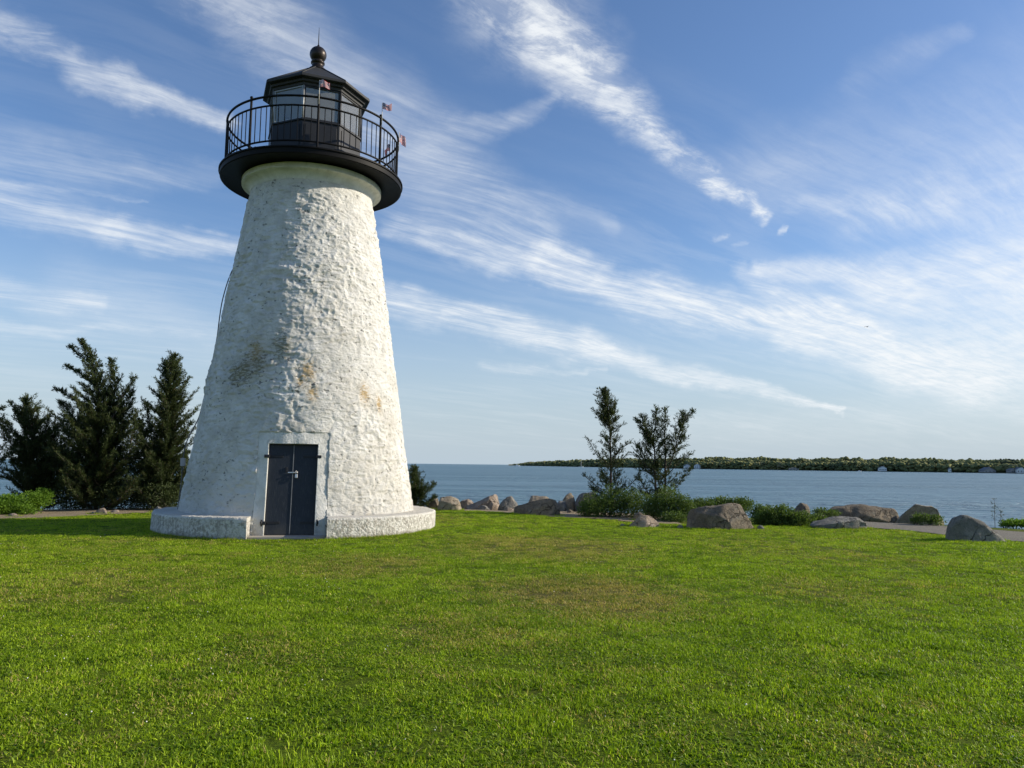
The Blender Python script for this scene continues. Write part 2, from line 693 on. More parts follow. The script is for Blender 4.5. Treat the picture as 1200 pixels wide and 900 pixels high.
# --- wall material
m_wall, t = mat('white_stucco')
X, Y, Z = t.xyz(t.obj)
n_big = t.noise(t.obj, .7, 5, .6)
n_mid = t.noise(t.obj, 3.2, 6, .65)
n_fin = t.noise(t.vm('MULTIPLY', t.obj, (1, 1, 1.6)), 14, 6, .7, .3)
n_hi = t.noise(t.vm('MULTIPLY', t.obj, (1, 1, 2.2)), 11, 7, .74)
n_str = t.noise(t.vm('MULTIPLY', t.obj, (1, 1, 5.0)), 3.2, 5, .66, .4)
n_pit = t.noise(t.vm('MULTIPLY', t.obj, (1, 1, 1.4)), 9, 3, .6)
c = t.mix(t.sstep(n_mid, .32, .66), (.62, .605, .555), (.78, .765, .715))
# pale grey weathering bands in the lower half
grime = t.math('MULTIPLY', t.sstep(n_big, .42, .68), t.sstep(Z, 7.5, 2.5))
c = t.mix(t.math('MULTIPLY', grime, .42), c, (.47, .43, .35))
base_g = t.math('MULTIPLY', t.sstep(Z, 1.5, .4), t.sstep(n_mid, .38, .6))
c = t.mix(t.math('MULTIPLY', base_g, .40), c, (.36, .37, .34))
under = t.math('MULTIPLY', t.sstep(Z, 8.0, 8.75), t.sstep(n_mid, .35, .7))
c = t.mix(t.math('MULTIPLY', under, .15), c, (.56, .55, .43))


def wall_pt(px, py):
    """point of the tower wall under an image point of the photograph (object space)"""
    d = ray(px, py)
    lo, hi = 12.0, 19.9
    for k in range(800):
        s = lo + (hi - lo) * k / 800
        p = EYE + d * s / d[1]
        if math.hypot(p[0] - AX[0], p[1] - AX[1]) <= rcone(p[2]):
            return p - A3
    return p - A3


def spots(lst, col_, amount, nz):
    global c
    for (px, py, r) in lst:
        p = wall_pt(px, py)
        dd = t.vm('DISTANCE', t.vm('MULTIPLY', t.obj, (1, 1, .6)), (p[0], p[1], p[2] * .6))
        fall = t.sstep(dd, r * 1.5, r * .1)
        crisp = t.sstep(t.math('MULTIPLY_ADD', fall, .31, nz), .71, .84)
        c = t.mix(t.math('MULTIPLY', t.math('MULTIPLY_ADD', crisp, .68, t.math('MULTIPLY', fall, .26)), amount), c, col_)


spots([(361, 436, .26), (366, 462, .20), (427, 462, .24), (443, 474, .18), (300, 415, .32), (352, 447, .14), (468, 430, .18)], (.46, .31, .12), .9, n_hi)
spots([(287, 434, .42), (305, 428, .30), (330, 405, .35), (275, 440, .3)], (.22, .20, .13), .9, n_hi)
spots([(350, 505, .35), (300, 480, .4), (400, 420, .4), (330, 355, .4)], (.55, .54, .49), .45, n_hi)
pits = t.math('MULTIPLY', t.sstep(n_pit, .625, .67), t.sstep(t.noise(t.obj, 1.1, 3, .6), .40, .54))
stk = t.math('MULTIPLY', t.sstep(n_str, .605, .66), t.sstep(n_big, .40, .60))
c = t.mix(t.math('MULTIPLY', stk, .42), c, (.25, .22, .17))
c = t.mix(t.math('MULTIPLY', pits, .75), c, (.13, .13, .12))
crack = t.voro(t.vm('ADD', t.vm('MULTIPLY', t.obj, (1, 1, 1.5)), t.vm('SCALE', t.noise(t.obj, 4, 3, .6, out='Color'), scale=.35)), 2.2, 'DISTANCE_TO_EDGE')
ck = t.math('MULTIPLY', t.sstep(crack, .018, .004), t.sstep(t.noise(t.obj, 1.9, 3, .6), .52, .62))
c = t.mix(t.math('MULTIPLY', ck, .45), c, (.30, .30, .27))
hb = t.math('ADD', t.math('MULTIPLY_ADD', n_hi, .9, t.math('MULTIPLY', n_fin, 1.1)), t.math('MULTIPLY', pits, -.8))
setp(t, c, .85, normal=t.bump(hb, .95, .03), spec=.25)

# --- tower wall: a cone with real lumps
NTH, NZ = 760, 460
th = np.linspace(0, 2 * math.pi, NTH, endpoint=False)
zz = np.concatenate([np.linspace(.0, 8.86, NZ - 1), [8.9]])
TH, ZZ = np.meshgrid(th, zz)
rr = rcone(ZZ)
P = np.stack([rr * np.cos(TH), rr * np.sin(TH), ZZ], -1)
Pw = P + .10 * np.stack([fbm(P * 1.6, 31, 2), fbm(P * 1.6, 41, 2), fbm(P * 1.6, 51, 2)], -1)
an = np.array([1, 1, 1.55])
big = fbm(P * .55, 1, 2)
lump = fbm(Pw * an * 2.3, 2, 3)
ridg = 1 - 2 * np.abs(vnoise(Pw * an * 3.6, 61)) ** .8
ridg2 = 1 - 2 * np.abs(vnoise(Pw * an * 7.5, 71)) ** .8
fine_ = fbm(P * an * 13, 5, 3)
patch = np.clip(.55 + .9 * fbm(P * .8, 77, 2), .25, 1.15)
w1_, w2_ = worley(Pw * np.array([1, 1, 1.7]) * 2.5, 23)
stone = 1 - np.exp(-(w2_ - w1_) * 5.5)
disp = .022 * stone * np.clip(.7 + 1.1 * fbm(P * .6, 81, 2), .15, 1.2) + .030 * big + patch * (.036 * lump + .022 * ridg + .020 * ridg2) + .013 * fine_
fade = np.clip((8.75 - ZZ) / .5, .25, 1)
rr = rr + disp * fade
P = np.stack([rr * np.cos(TH), rr * np.sin(TH), ZZ], -1)
nl, nn = P @ dL, P @ dN
inside = (np.abs(nl) < .765) & (ZZ < 2.31) & (nn > 0)
lim = np.minimum(plane_n(ZZ) - .15 - TILT * nl, surr_n(np.clip(nl, -.8, .8), ZZ) - .10)
push = np.where(inside & (nn > lim), lim - nn, 0)
P = P + push[..., None] * dN
ii = np.arange(NTH * NZ).reshape(NZ, NTH)
nxt = np.roll(ii, -1, axis=1)
Q = np.stack([ii[:-1], nxt[:-1], nxt[1:], ii[1:]], -1).reshape(-1, 4)
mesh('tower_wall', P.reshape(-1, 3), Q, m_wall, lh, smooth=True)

# --- foundation ring, open at the door
m_ring, t = mat('whitewashed_masonry')
X, Y, Z = t.xyz(t.obj)
n1 = t.noise(t.obj, 2.2, 5, .6)
n2 = t.noise(t.vm('MULTIPLY', t.obj, (1, 1, .8)), 15, 6, .75)
n3 = t.voro(t.obj, 20)
c = t.mix(n1, (.60, .585, .53), (.78, .76, .70))
wear = t.math('MULTIPLY', t.math('MULTIPLY', t.sstep(n2, .44, .56), t.sstep(n1, .25, .5)), t.sstep(Z, .465, .40))
c = t.mix(t.math('MULTIPLY', wear, .72), c, (.24, .215, .17))
topw = t.sstep(Z, .43, .46)
c = t.mix(t.math('MULTIPLY', topw, t.sstep(n1, .3, .7, .25, .7)), c, (.50, .45, .35))
foot = t.math('MULTIPLY', t.sstep(Z, .14, .0), t.sstep(n1, .3, .6, .3, .9))
c = t.mix(foot, c, (.20, .19, .14))
setp(t, c, .9, normal=t.bump(t.math('ADD', n2, t.math('MULTIPLY', n3, -.5)), .9, .04), spec=.2)
prof = [(2.62, -.25), (2.62, .455), (2.9, .462), (3.38, .462), (3.425, .45), (3.445, .41), (3.445, .2), (3.45, .0), (3.45, -.3)]
pr = []
for (a, b), (a2, b2) in zip(prof[:-1], prof[1:]):
    kk = max(1, int(math.hypot(a2 - a, b2 - b) / .045))
    pr += [(a + (a2 - a) * i / kk, b + (b2 - b) * i / kk) for i in range(kk)]
pr.append(prof[-1])
NS = 420
V = []
HALF = .83
for i in range(NS + 1):
    s = i / NS
    for (r, z) in pr:
        a0 = math.asin(HALF / r)
        g = DOOR + a0 + s * (2 * math.pi - 2 * a0)
        V.append((r * math.cos(g), r * math.sin(g), z))
V = np.array(V)
M = len(pr)
nz_ = fbm(V * 3.0, 91, 3) * .016 + fbm(V * 11, 95, 2) * .009
rad = V.copy()
rad[:, 2] = 0
rad /= np.linalg.norm(rad, axis=1)[:, None]
outer = np.hypot(V[:, 0], V[:, 1]) > 3.2
V = V + rad * (nz_ * outer)[:, None]
V[:, 2] += np.where(V[:, 2] > .3, nz_ * .8, 0)
Fq = []
for i in range(NS):
    for k in range(M - 1):
        a = i * M + k
        Fq.append((a, a + 1, a + M + 1, a + M))
Fq.append(tuple(range(M))[::-1])
Fq.append(tuple(NS * M + k for k in range(M)))
rg = mesh('foundation_ring', V, Fq, m_ring, lh)
bm = bmesh.new(); bm.from_mesh(rg.data); bmesh.ops.recalc_face_normals(bm, faces=bm.faces); bm.to_mesh(rg.data); bm.free()

# --- door surround
m_trim, t = mat('whitewashed_surround')
n1 = t.noise(t.obj, 3, 6, .65)
n2 = t.noise(t.obj, 20, 4, .7)
X, Y, Z = t.xyz(t.obj)
c = t.mix(t.sstep(n1, .3, .7), (.60, .59, .54), (.78, .765, .715))
c = t.mix(t.math('MULTIPLY', t.sstep(Z, .6, .0), t.sstep(n1, .35, .6)), c, (.30, .29, .25))
c = t.mix(t.math('MULTIPLY', t.sstep(t.noise(t.vm('MULTIPLY', t.obj, (1, 1, .5)), 6, 4, .6), .56, .68), .5), c, (.40, .40, .36))
setp(t, c, .85, normal=t.bump(t.math('ADD', n2, t.math('MULTIPLY', n1, 2.0)), .7, .03), spec=.2)


def dp(l, z, off=0.0):
    """point on the door plane: sideways l, height z, proud by off"""
    return dL * l + dN * (plane_n(z) + off - TILT * l) + ZUP * z


def slab(b, l0, l1, z0, z1, o0, o1):
    V = [dp(l, z, o) for z in (z0, z1) for o in (o0, o1) for l in (l0, l1)]
    b.add(V, [(0, 1, 3, 2), (4, 6, 7, 5), (0, 4, 5, 1), (2, 3, 7, 6), (0, 2, 6, 4), (1, 5, 7, 3)])
    return b


TILTX = 0
DW, DZ0, DZ1 = .535, .06, 2.06
# one frame that follows the wall's curve, with an opening and its reveals
gl_ = np.unique(np.round(np.concatenate([np.linspace(-.785, -DW, 7), np.linspace(-DW, DW, 19), np.linspace(DW, .785, 7)]), 4))
gz_ = np.unique(np.round(np.concatenate([np.linspace(0, DZ1, 26), np.linspace(DZ1, 2.33, 7)]), 4))
b = MB()


def sp(l, z):
    wv = .010 * float(vnoise(np.array([l * 5, z * 5, 0.0]), 8))
    return dL * l + dN * (float(surr_n(l, z)) + wv) + ZUP * z


idm = {}
V, Fq = [], []


def vid(l, z, back):
    k_ = (round(l, 4), round(z, 4), back)
    if k_ not in idm:
        idm[k_] = len(V)
        V.append(dp(l, z, -.14) if back == 1 else (sp(l, z) - dN * .16 if back == 2 else sp(l, z)))
    return idm[k_]


for a_i in range(len(gl_) - 1):
    for b_i in range(len(gz_) - 1):
        l0, l1, z0, z1 = gl_[a_i], gl_[a_i + 1], gz_[b_i], gz_[b_i + 1]
        if abs((l0 + l1) / 2) < DW and (z0 + z1) / 2 < DZ1:
            continue
        Fq.append((vid(l0, z0, 0), vid(l1, z0, 0), vid(l1, z1, 0), vid(l0, z1, 0)))
for b_i in range(len(gz_) - 1):
    z0, z1 = gz_[b_i], gz_[b_i + 1]
    for l_ in (-.785, .785):
        Fq.append((vid(l_, z0, 0), vid(l_, z1, 0), vid(l_, z1, 2), vid(l_, z0, 2)))
    if z1 <= DZ1 + 1e-4:
        for l_ in (-DW, DW):
            Fq.append((vid(l_, z0, 0), vid(l_, z1, 0), vid(l_, z1, 1), vid(l_, z0, 1)))
for a_i in range(len(gl_) - 1):
    l0, l1 = gl_[a_i], gl_[a_i + 1]
    Fq.append((vid(l0, 2.33, 0), vid(l1, 2.33, 0), vid(l1, 2.33, 2), vid(l0, 2.33, 2)))
    if abs((l0 + l1) / 2) < DW:
        Fq.append((vid(l0, DZ1, 0), vid(l1, DZ1, 0), vid(l1, DZ1, 1), vid(l0, DZ1, 1)))
b.add(V, Fq)
sr = L(b, 'door_surround', m_trim, bevel=.012)
b = MB()
V = []
for z in (-.08, .05):
    for (l, o) in ((-.82, -.15), (.82, -.15), (.82, .36), (-.82, .36)):
        V.append(dL * l + dN * (2.80 + o) + ZUP * z)
b.add(V, [(3, 2, 1, 0), (4, 5, 6, 7), (0, 1, 5, 4), (1, 2, 6, 5), (2, 3, 7, 6), (3, 0, 4, 7)])
m_step = simple('grey_stone_step', (.33, .30, .26), .9, 0, .25, 6, .4)
L(b, 'doorstep', m_step, bevel=.012)

# --- double door
m_door, t = mat('navy_grey_paint')
n1 = t.noise(t.obj, 2.5, 5, .65)
n2 = t.noise(t.vm('MULTIPLY', t.obj, (3, 3, .4)), 12, 4, .6)
c = t.mix(n1, (.011, .0145, .021), (.026, .032, .043))
c = t.mix(t.math('MULTIPLY', t.sstep(n2, .52, .72), .55), c, (.050, .054, .060))
X, Y, Z = t.xyz(t.obj)
c = t.mix(t.math('MULTIPLY', t.sstep(Z, .4, .06), t.sstep(n1, .3, .7, .1, .5)), c, (.075, .072, .06))
setp(t, c, .48, normal=t.bump(n2, .35, .01), spec=.3)
m_iron = simple('black_iron', (.012, .012, .013), .5, 0, .3, 20, .2, .4)
m_edge = simple('door_edge_painted_light', (.16, .165, .17), .45, .2, .5, 7)  # grey lightened so the astragal seems to catch light
m_steel = simple('worn_steel', (.62, .60, .56), .38, .9, .2, 30, .1)
for side in (-1, 1):
    b = MB()
    slab(b, *sorted((side * .006, side * (DW - .008))), DZ0, DZ1 - .012, -.115, -.065)
    leaf = L(b, 'door', m_door, bevel=.006)
    leaf['label'] = 'left dark navy door leaf' if side < 0 else 'right dark navy door leaf with the padlock'
    if side > 0:
        b = MB()
        slab(b, -.006, .012, DZ0 + .01, DZ1 - .03, -.0635, -.050)
        L(b, 'door_astragal', m_edge, leaf, bevel=.003)
    # two recessed-looking planks: raised stile battens
    for zc in (.32, 1.78):
        b = MB()
        ls = [side * .20, side * (DW + .06)]
        V = []
        slab(b, *sorted((side * .22, side * (DW - .02))), zc - .026, zc + .026, -.0635, -.050)
        slab(b, *sorted((side * (DW - .03), side * (DW + .085))), zc - .034, zc + .034, -.062, .045)
        st = L(b, 'strap_hinge', m_iron, leaf, bevel=.005)
    b = MB()
    b.tube([dp(side * (DW + .055), zc - .07, .04) for zc in (.32, .46)], .017, 8)
    L(b, 'hinge_pin', m_iron, leaf, True)
b = MB()
slab(b, -.10, .10, 1.405, 1.432, -.046, -.034)
b.tube([dp(.03, 1.42, -.03), dp(.03, 1.42, .012)], .016, 8)
hasp = L(b, 'hasp', m_steel, bevel=.004)
b = MB()
slab(b, .060, .118, 1.295, 1.39, -.028, .010)
lockm = L(b, 'padlock', m_steel, bevel=.012)
b = MB()
b.tube([dp(.07, 1.395, -.01), dp(.07, 1.44, -.01), dp(.09, 1.462, -.01), dp(.11, 1.44, -.01), dp(.11, 1.395, -.01)], .009, 8)
L(b, 'shackle', m_steel, lockm, True)
b = MB()
slab(b, -.155, -.115, 1.43, 1.54, -.06, -.035)
L(b, 'door_pull', m_iron, bevel=.006)

# --- cornice under the gallery
m_corn, t = mat('white_cornice')
n1 = t.noise(t.obj, 3, 6, .65)
n2 = t.noise(t.vm('MULTIPLY', t.obj, (1, 1, .3)), 8, 5, .6)
c = t.mix(t.sstep(n1, .3, .7), (.60, .60, .55), (.78, .77, .72))
c = t.mix(t.math('MULTIPLY', t.sstep(n2, .55, .72), .4), c, (.40, .38, .31))
setp(t, c, .85, normal=t.bump(n2, .2, .01), spec=.2)
prof = [(1.40, 8.62), (1.575, 8.62)]
for k in range(1, 9):
    a = k / 8 * math.pi / 2
    prof.append((1.575 + .19 * (1 - math.cos(a)), 8.62 + .19 * math.sin(a)))
prof += [(1.80, 8.83), (1.80, 8.955), (1.40, 8.955)]
b = MB()
b.lathe(prof, (0, 0), 128)
co = L(b, 'cornice', m_corn, smooth=True)
for mdl in (co,):
    e_ = mdl.modifiers.new('edge', 'EDGE_SPLIT')
    e_.split_angle = R(50)

# --- gallery deck
m_black, t = mat('black_paint')
n1 = t.noise(t.obj, 3, 5, .6)
n2 = t.noise(t.obj, 24, 4, .6)
c = t.mix(n1, (.0055, .0055, .006), (.012, .0115, .011))
c = t.mix(t.math('MULTIPLY', t.sstep(n2, .64, .72), .5), c, (.035, .026, .02))
setp(t, c, .55, normal=t.bump(n2, .15, .006), spec=.12)
DZ = 9.00
prof = [(.3, DZ), (2.26, DZ), (2.31, DZ - .035), (2.34, DZ - .02), (2.345, DZ + .09), (2.375, DZ + .10), (2.375, DZ + .135), (2.33, DZ + .145), (.3, DZ + .145)]
b = MB()
b.lathe(prof, (0, 0), 160)
dk = L(b, 'gallery_deck', m_black, smooth=True)
e_ = dk.modifiers.new('edge', 'EDGE_SPLIT')
e_.split_angle = R(35)
# --- gallery railing
POSTA = [FACE + 1.5 + 45 * k for k in range(8)]
RR = 2.22
ZD = DZ + .145


def ring_tube(r, z, rad, n=144):
    b = MB()
    V, Fc = [], []
    m = 8
    for i in range(n):
        g = 2 * math.pi * i / n
        for k in range(m):
            h = 2 * math.pi * k / m
            q_ = r + rad * math.cos(h)
            V.append((q_ * math.cos(g), q_ * math.sin(g), z + rad * math.sin(h)))
    for i in range(n):
        for k in range(m):
            i2, k2 = (i + 1) % n, (k + 1) % m
            Fc.append((i * m + k, i2 * m + k, i2 * m + k2, i * m + k2))
    b.add(V, Fc)
    return b


L(ring_tube(RR, 10.44, .029), 'top_rail', m_black, smooth=True)
L(ring_tube(RR, 10.20, .024), 'middle_rail', m_black, smooth=True)
L(ring_tube(RR, 9.315, .024), 'bottom_rail', m_black, smooth=True)
for a in POSTA:
    g = R(a)
    d_ = np.array([math.cos(g), math.sin(g), 0]) * RR
    b = MB()
    b.lathe([(.0, ZD - .003), (.055, ZD - .003), (.055, ZD + .03), (.032, ZD + .05), (.029, 10.45), (.034, 10.465), (.040, 10.495), (.030, 10.525), (.0, 10.535)], d_[:2], 12, closed=False)
    L(b, 'railing_post', m_black, smooth=True)
NB = 11
bal = None
for a in POSTA:
    for k in range(1, NB):
        g = R(a + 45 * k / NB)
        d_ = np.array([math.cos(g), math.sin(g), 0]) * RR
        if bal is None:
            b = MB()
            b.tube([(0, 0, 9.315), (0, 0, 10.20)], .0115, 6)
            bal = L(b, 'baluster', m_black)
            o2 = bal
        else:
            o2 = bal.copy()
            COL.objects.link(o2)
            o2.parent = lh
        o2.location = (d_[0], d_[1], 0)

# --- lantern
LA0 = R(-90)
RL = 1.23
ZW, ZG = 10.34, 11.22


def octv(r, z, k):
    g = LA0 + R(45) * k
    return np.array([r * math.cos(g), r * math.sin(g), z])


m_lwall = simple('charcoal_panel_paint', (.019, .021, .025), .5, 0, .25, 4, .08, .3)
b = MB()
b.lathe([(RL - .06, ZD - .003), (RL, ZD - .003), (RL, ZW - .05), (RL + .035, ZW - .045), (RL + .035, ZW), (RL - .06, ZW)], (0, 0), 8, LA0)
lw = L(b, 'lantern_wall', m_lwall, bevel=.006)
# door/vent on the sunny side of the lantern wall
def face_pt(k, s, z, off=0.0, r=RL):
    p = octv(r, z, k) * (1 - s) + octv(r, z, k + 1) * s
    n_ = octv(1, 0, k) + octv(1, 0, k + 1)
    n_[2] = 0
    n_ /= np.linalg.norm(n_)
    return p + n_ * off


def face_slab(b, k, s0, s1, z0, z1, o0, o1, r=RL):
    V = [face_pt(k, s, z, o, r) for z in (z0, z1) for o in (o0, o1) for s in (s0, s1)]
    b.add(V, [(0, 1, 3, 2), (4, 6, 7, 5), (0, 4, 5, 1), (2, 3, 7, 6), (0, 2, 6, 4), (1, 5, 7, 3)])


for k in range(8):
    b = MB()
    face_slab(b, k, .08, .92, ZD + .08, ZW - .14, .001, .018)
    L(b, 'wall_panel', m_lwall, bevel=.006)
b = MB()
face_slab(b, 1, .58, .80, ZD + .20, ZD + .42, .019, .05)
L(b, 'vent_hatch', m_black, bevel=.008)
m_alu = simple('grey_glazing_bar', (.34, .35, .35), .45, .3, .15, 10)
m_glass, t = mat('lantern_glass')
fr = t.new('ShaderNodeFresnel')
fr.inputs['IOR'].default_value = 1.5
gl = t.new('ShaderNodeBsdfGlossy')
gl.inputs['Roughness'].default_value = .03
gl.inputs['Color'].default_value = (.9, .95, .95, 1)
tr = t.new('ShaderNodeBsdfTransparent')
tr.inputs['Color'].default_value = (.80, .84, .83, 1)
df = t.new('ShaderNodeBsdfDiffuse')
df.inputs['Color'].default_value = (.42, .42, .385, 1)
mx0 = t.new('ShaderNodeMixShader')
t.put(mx0.inputs[0], t.math('MULTIPLY_ADD', t.noise(t.obj, 2.5, 4, .6), .26, .24))   # uneven grey diffuse mixed into the panes
t.l.new(tr.outputs[0], mx0.inputs[1])
t.l.new(df.outputs[0], mx0.inputs[2])
mx = t.new('ShaderNodeMixShader')
t.put(mx.inputs[0], t.math('ADD', t.math('MULTIPLY', fr.outputs[0], 1.3), .04, clamp=True))
t.l.new(mx0.outputs[0], mx.inputs[1])
t.l.new(gl.outputs[0], mx.inputs[2])
t.l.new(mx.outputs[0], t.out.inputs['Surface'])
for k in range(8):
    b = MB()
    V = [face_pt(k, s, z, -.03) for z in (ZW, ZG) for s in (.02, .98)]
    b.add(V, [(0, 1, 3, 2)])
    wn = L(b, 'lantern_window', m_glass)
    b = MB()
    qs = [(0.03, ZW - .001), (.97, ZW - .001), (.97, ZG + .001), (.03, ZG + .001)]
    qi = [(0.06, ZW + .035), (.94, ZW + .035), (.94, ZG - .035), (.06, ZG - .035)]
    V = [face_pt(k, s, z, o) for o in (-.005, -.05) for grp in (qs, qi) for (s, z) in grp]
    Fq = []
    for e in range(4):
        e2 = (e + 1) % 4
        Fq += [(e, e2, 4 + e2, 4 + e), (8 + e, 12 + e, 12 + e2, 8 + e2), (e, 8 + e, 8 + e2, e2), (4 + e, 4 + e2, 12 + e2, 12 + e)]
    b.add(V, Fq)
    L(b, 'window_frame', m_alu if k in (7, 6) else m_lwall, wn)
    p = octv(RL - .012, 0, k)
    b = MB()
    b.tube([p + ZUP * ZW, p + ZUP * ZG], .024, 6)
    L(b, 'glazing_bar', m_alu if k in (0, 7) else m_lwall, smooth=True)
# ceiling and roof
m_roof, t = mat('dark_roof_metal')
n1 = t.noise(t.obj, 4, 5, .65)
c = t.mix(n1, (.018, .019, .020), (.045, .045, .043))
setp(t, c, .6, normal=t.bump(t.noise(t.obj, 18, 4, .6), .2, .01), spec=.35)
b = MB()
RE = 1.45
b.lathe([(.0, ZG + .002), (RL - .02, ZG + .002), (RL + .02, ZG + .002), (RL + .03, ZG + .07), (RL + .09, ZG + .08), (RL + .10, ZG + .14), (RE - .02, ZG + .15), (RE, ZG + .16), (RE, ZG + .225), (RE - .03, ZG + .235),
         (.19, 12.26), (.0, 12.27)], (0, 0), 8, LA0, closed=False)
rf = L(b, 'lantern_roof', m_roof)
b = MB()
b.lathe([(.0, ZG - .012), (RL - .055, ZG - .012), (RL - .055, ZG - .002), (.0, ZG - .002)], (0, 0), 8, LA0, closed=False)
L(b, 'lantern_ceiling', simple('grey_ceiling_paint', (.42, .43, .41), .8, 0, .1, 3), rf)
bv = rf.modifiers.new('bevel', 'BEVEL'); bv.width = .008; bv.segments = 2; bv.limit_method = 'ANGLE'
for k in range(8):
    b = MB()
    p0, p1 = octv(RE - .03, ZG + .238, k), octv(.2, 12.262, k)
    b.tube([p0, p1], .018, 6)
    L(b, 'roof_rib', m_roof, rf, True)
b = MB()
prof = [(.0, 12.22), (.225, 12.22), (.235, 12.27), (.19, 12.31), (.155, 12.35), (.15, 12.43), (.185, 12.445), (.185, 12.48), (.14, 12.50)]
for k in range(1, 24):
    a = -math.pi / 2 + math.pi * k / 24
    if .225 * math.cos(a) < .13 and a < 0:
        continue
    prof.append((.225 * math.cos(a), 12.705 + .225 * math.sin(a)))
prof += [(.035, 12.935), (.03, 12.98), (.0, 12.985)]
b.lathe(prof, (0, 0), 40, closed=False)
m_ball = simple('weathered_bronze', (.030, .022, .017), .40, .5, .4, 6, .1)
bl = L(b, 'ball_finial', m_ball, rf, True)
b = MB()
b.tube([(0, 0, 12.95), (0, 0, 13.25), (0, 0, 13.50)], [.014, .011, .004], 6)
L(b, 'lightning_rod', m_iron, rf, True)
# beacon inside
b = MB()
b.lathe([(.0, ZD), (.16, ZD), (.13, ZD + .05), (.10, 10.30), (.18, 10.32), (.18, 10.36), (.0, 10.36)], (0, 0), 20, closed=False)
bea = L(b, 'beacon_pedestal', m_alu, smooth=True)
m_lens = simple('beacon_lens', (.70, .72, .70), .15, 0, .1, 6)
b = MB()
b.lathe([(.0, 10.362), (.13, 10.362), (.15, 10.42), (.15, 10.56), (.12, 10.62), (.05, 10.66), (.0, 10.66)], (0, 0), 24, closed=False)
L(b, 'beacon_lamp', m_lens, bea, True)

# --- conduit down the shaded flank
m_cond = simple('grey_conduit', (.11, .11, .115), .6, .2, .2, 12)
ang = R(FACE - 93)
pts = []
for z, off in [(6.65, .00), (6.6, .05), (6.2, .11), (5.7, .13), (5.2, .09), (4.8, .05), (4.2, .035), (3.2, .04), (2.75, .05), (2.5, .12), (2.1, .24), (1.6, .21), (1.2, .14), (.8, .10), (.44, .07)]:
    r = rcone(z) + off
    pts.append((r * math.cos(ang), r * math.sin(ang), z))
pts = np.array(pts)
tt = np.arange(len(pts))
t2 = np.linspace(0, len(pts) - 1, 90)
pts = np.stack([np.interp(t2, tt, pts[:, i]) for i in range(3)], -1)
for _ in range(6):
    pts[1:-1] = .25 * pts[:-2] + .5 * pts[1:-1] + .25 * pts[2:]
b = MB()
b.tube(pts, .014, 8)
cd = L(b, 'conduit', m_cond, smooth=True)
r = rcone(1.62) + .20
d_ = np.array([math.cos(ang), math.sin(ang), 0])
b = MB()
b.box(d_ * r + ZUP * 1.62, d_, np.array([-d_[1], d_[0], 0]), ZUP, .10, .12, .20)
L(b, 'junction_box', simple('grey_plastic_box', (.42, .40, .42), .5), cd, bevel=.01)

# ------------------------------------------------------------------ small flags on the railing
m_flag, t = mat('striped_flag_cloth')
uv = t.new('ShaderNodeUVMap')
uv.uv_map = 'UVMap'
U, V_, _ = t.xyz(uv.outputs[0])
st = t.math('MODULO', t.math('FLOOR', t.math('MULTIPLY', V_, 13.0)), 2.0)
c = t.mix(st, (.55, .03, .045), (.80, .78, .76))
can = t.math('MULTIPLY', t.math('LESS_THAN', U, .42), t.math('GREATER_THAN', V_, 6 / 13))
fu = t.math('SUBTRACT', t.math('FRACT', t.math('MULTIPLY', U, 6 / .42)), .5)
fv = t.math('SUBTRACT', t.math('FRACT', t.math('MULTIPLY', t.math('SUBTRACT', V_, 6 / 13), 5 * 13 / 7)), .5)
star = t.math('LESS_THAN', t.math('ADD', t.math('MULTIPLY', fu, fu), t.math('MULTIPLY', fv, fv)), .07)
c = t.mix(can, c, t.mix(star, (.025, .035, .13), (.8, .8, .8)))
setp(t, c, .8, spec=.1)
tl = t.new('ShaderNodeBsdfTranslucent')
t.put(tl.inputs['Color'], c)
mx = t.new('ShaderNodeMixShader')
mx.inputs[0].default_value = .35
t.l.new(t.p.outputs[0], mx.inputs[1])
t.l.new(tl.outputs[0], mx.inputs[2])
t.l.new(mx.outputs[0], t.out.inputs['Surface'])
m_stick = simple('pale_flag_stick', (.62, .58, .50), .5)


def flag(p, label, w_, h_, d, stick, droop, sd_, top=1.0):
    root = empty('small_flag', p, label, 'flag', 'small striped flags along the gallery railing')
    b = MB()
    b.tube([(0, 0, -.20), (0, 0, stick)], .009, 6)
    b.build('flag_stick', m_stick, root, True)
    nu, nv = 18, 10
    V, uvs, Q = [], [], []
    w_, h_ = w_ * .85, h_ * .85
    d = np.array(d, float)
    d[2] = 0
    d /= np.linalg.norm(d)
    n_ = np.array([-d[1], d[0], 0])
    for j in range(nv + 1):
        for i in range(nu + 1):
            u, v = i / nu, j / nv
            a = n_ * (.035 * math.sin(u * 7 + sd_ + v * 1.3) * (.3 + u)) + ZUP * (-droop * u * u * h_ + .02 * math.sin(u * 5 + sd_))
            V.append(d * (u * w_ * (1 - .25 * droop)) + ZUP * (stick - h_ + v * h_ - .01) + a + d * .009)
            uvs.append((u, v))
    for j in range(nv):
        for i in range(nu):
            k = j * (nu + 1) + i
            Q.append((k, k + 1, k + nu + 2, k + nu + 1))
    o = mesh('flag_cloth', V, np.array(Q), m_flag, root, True)
    lay = o.data.uv_layers.new(name='UVMap')
    li = np.empty(len(o.data.loops), np.int32)
    o.data.loops.foreach_get('vertex_index', li)
    lay.data.foreach_set('uv', np.array(uvs, np.float32)[li].ravel())
    return root


def rail_pt(a, z):
    g = R(a)
    return A3 + np.array([math.cos(g), math.sin(g), 0]) * (RR + .035) + ZUP * z


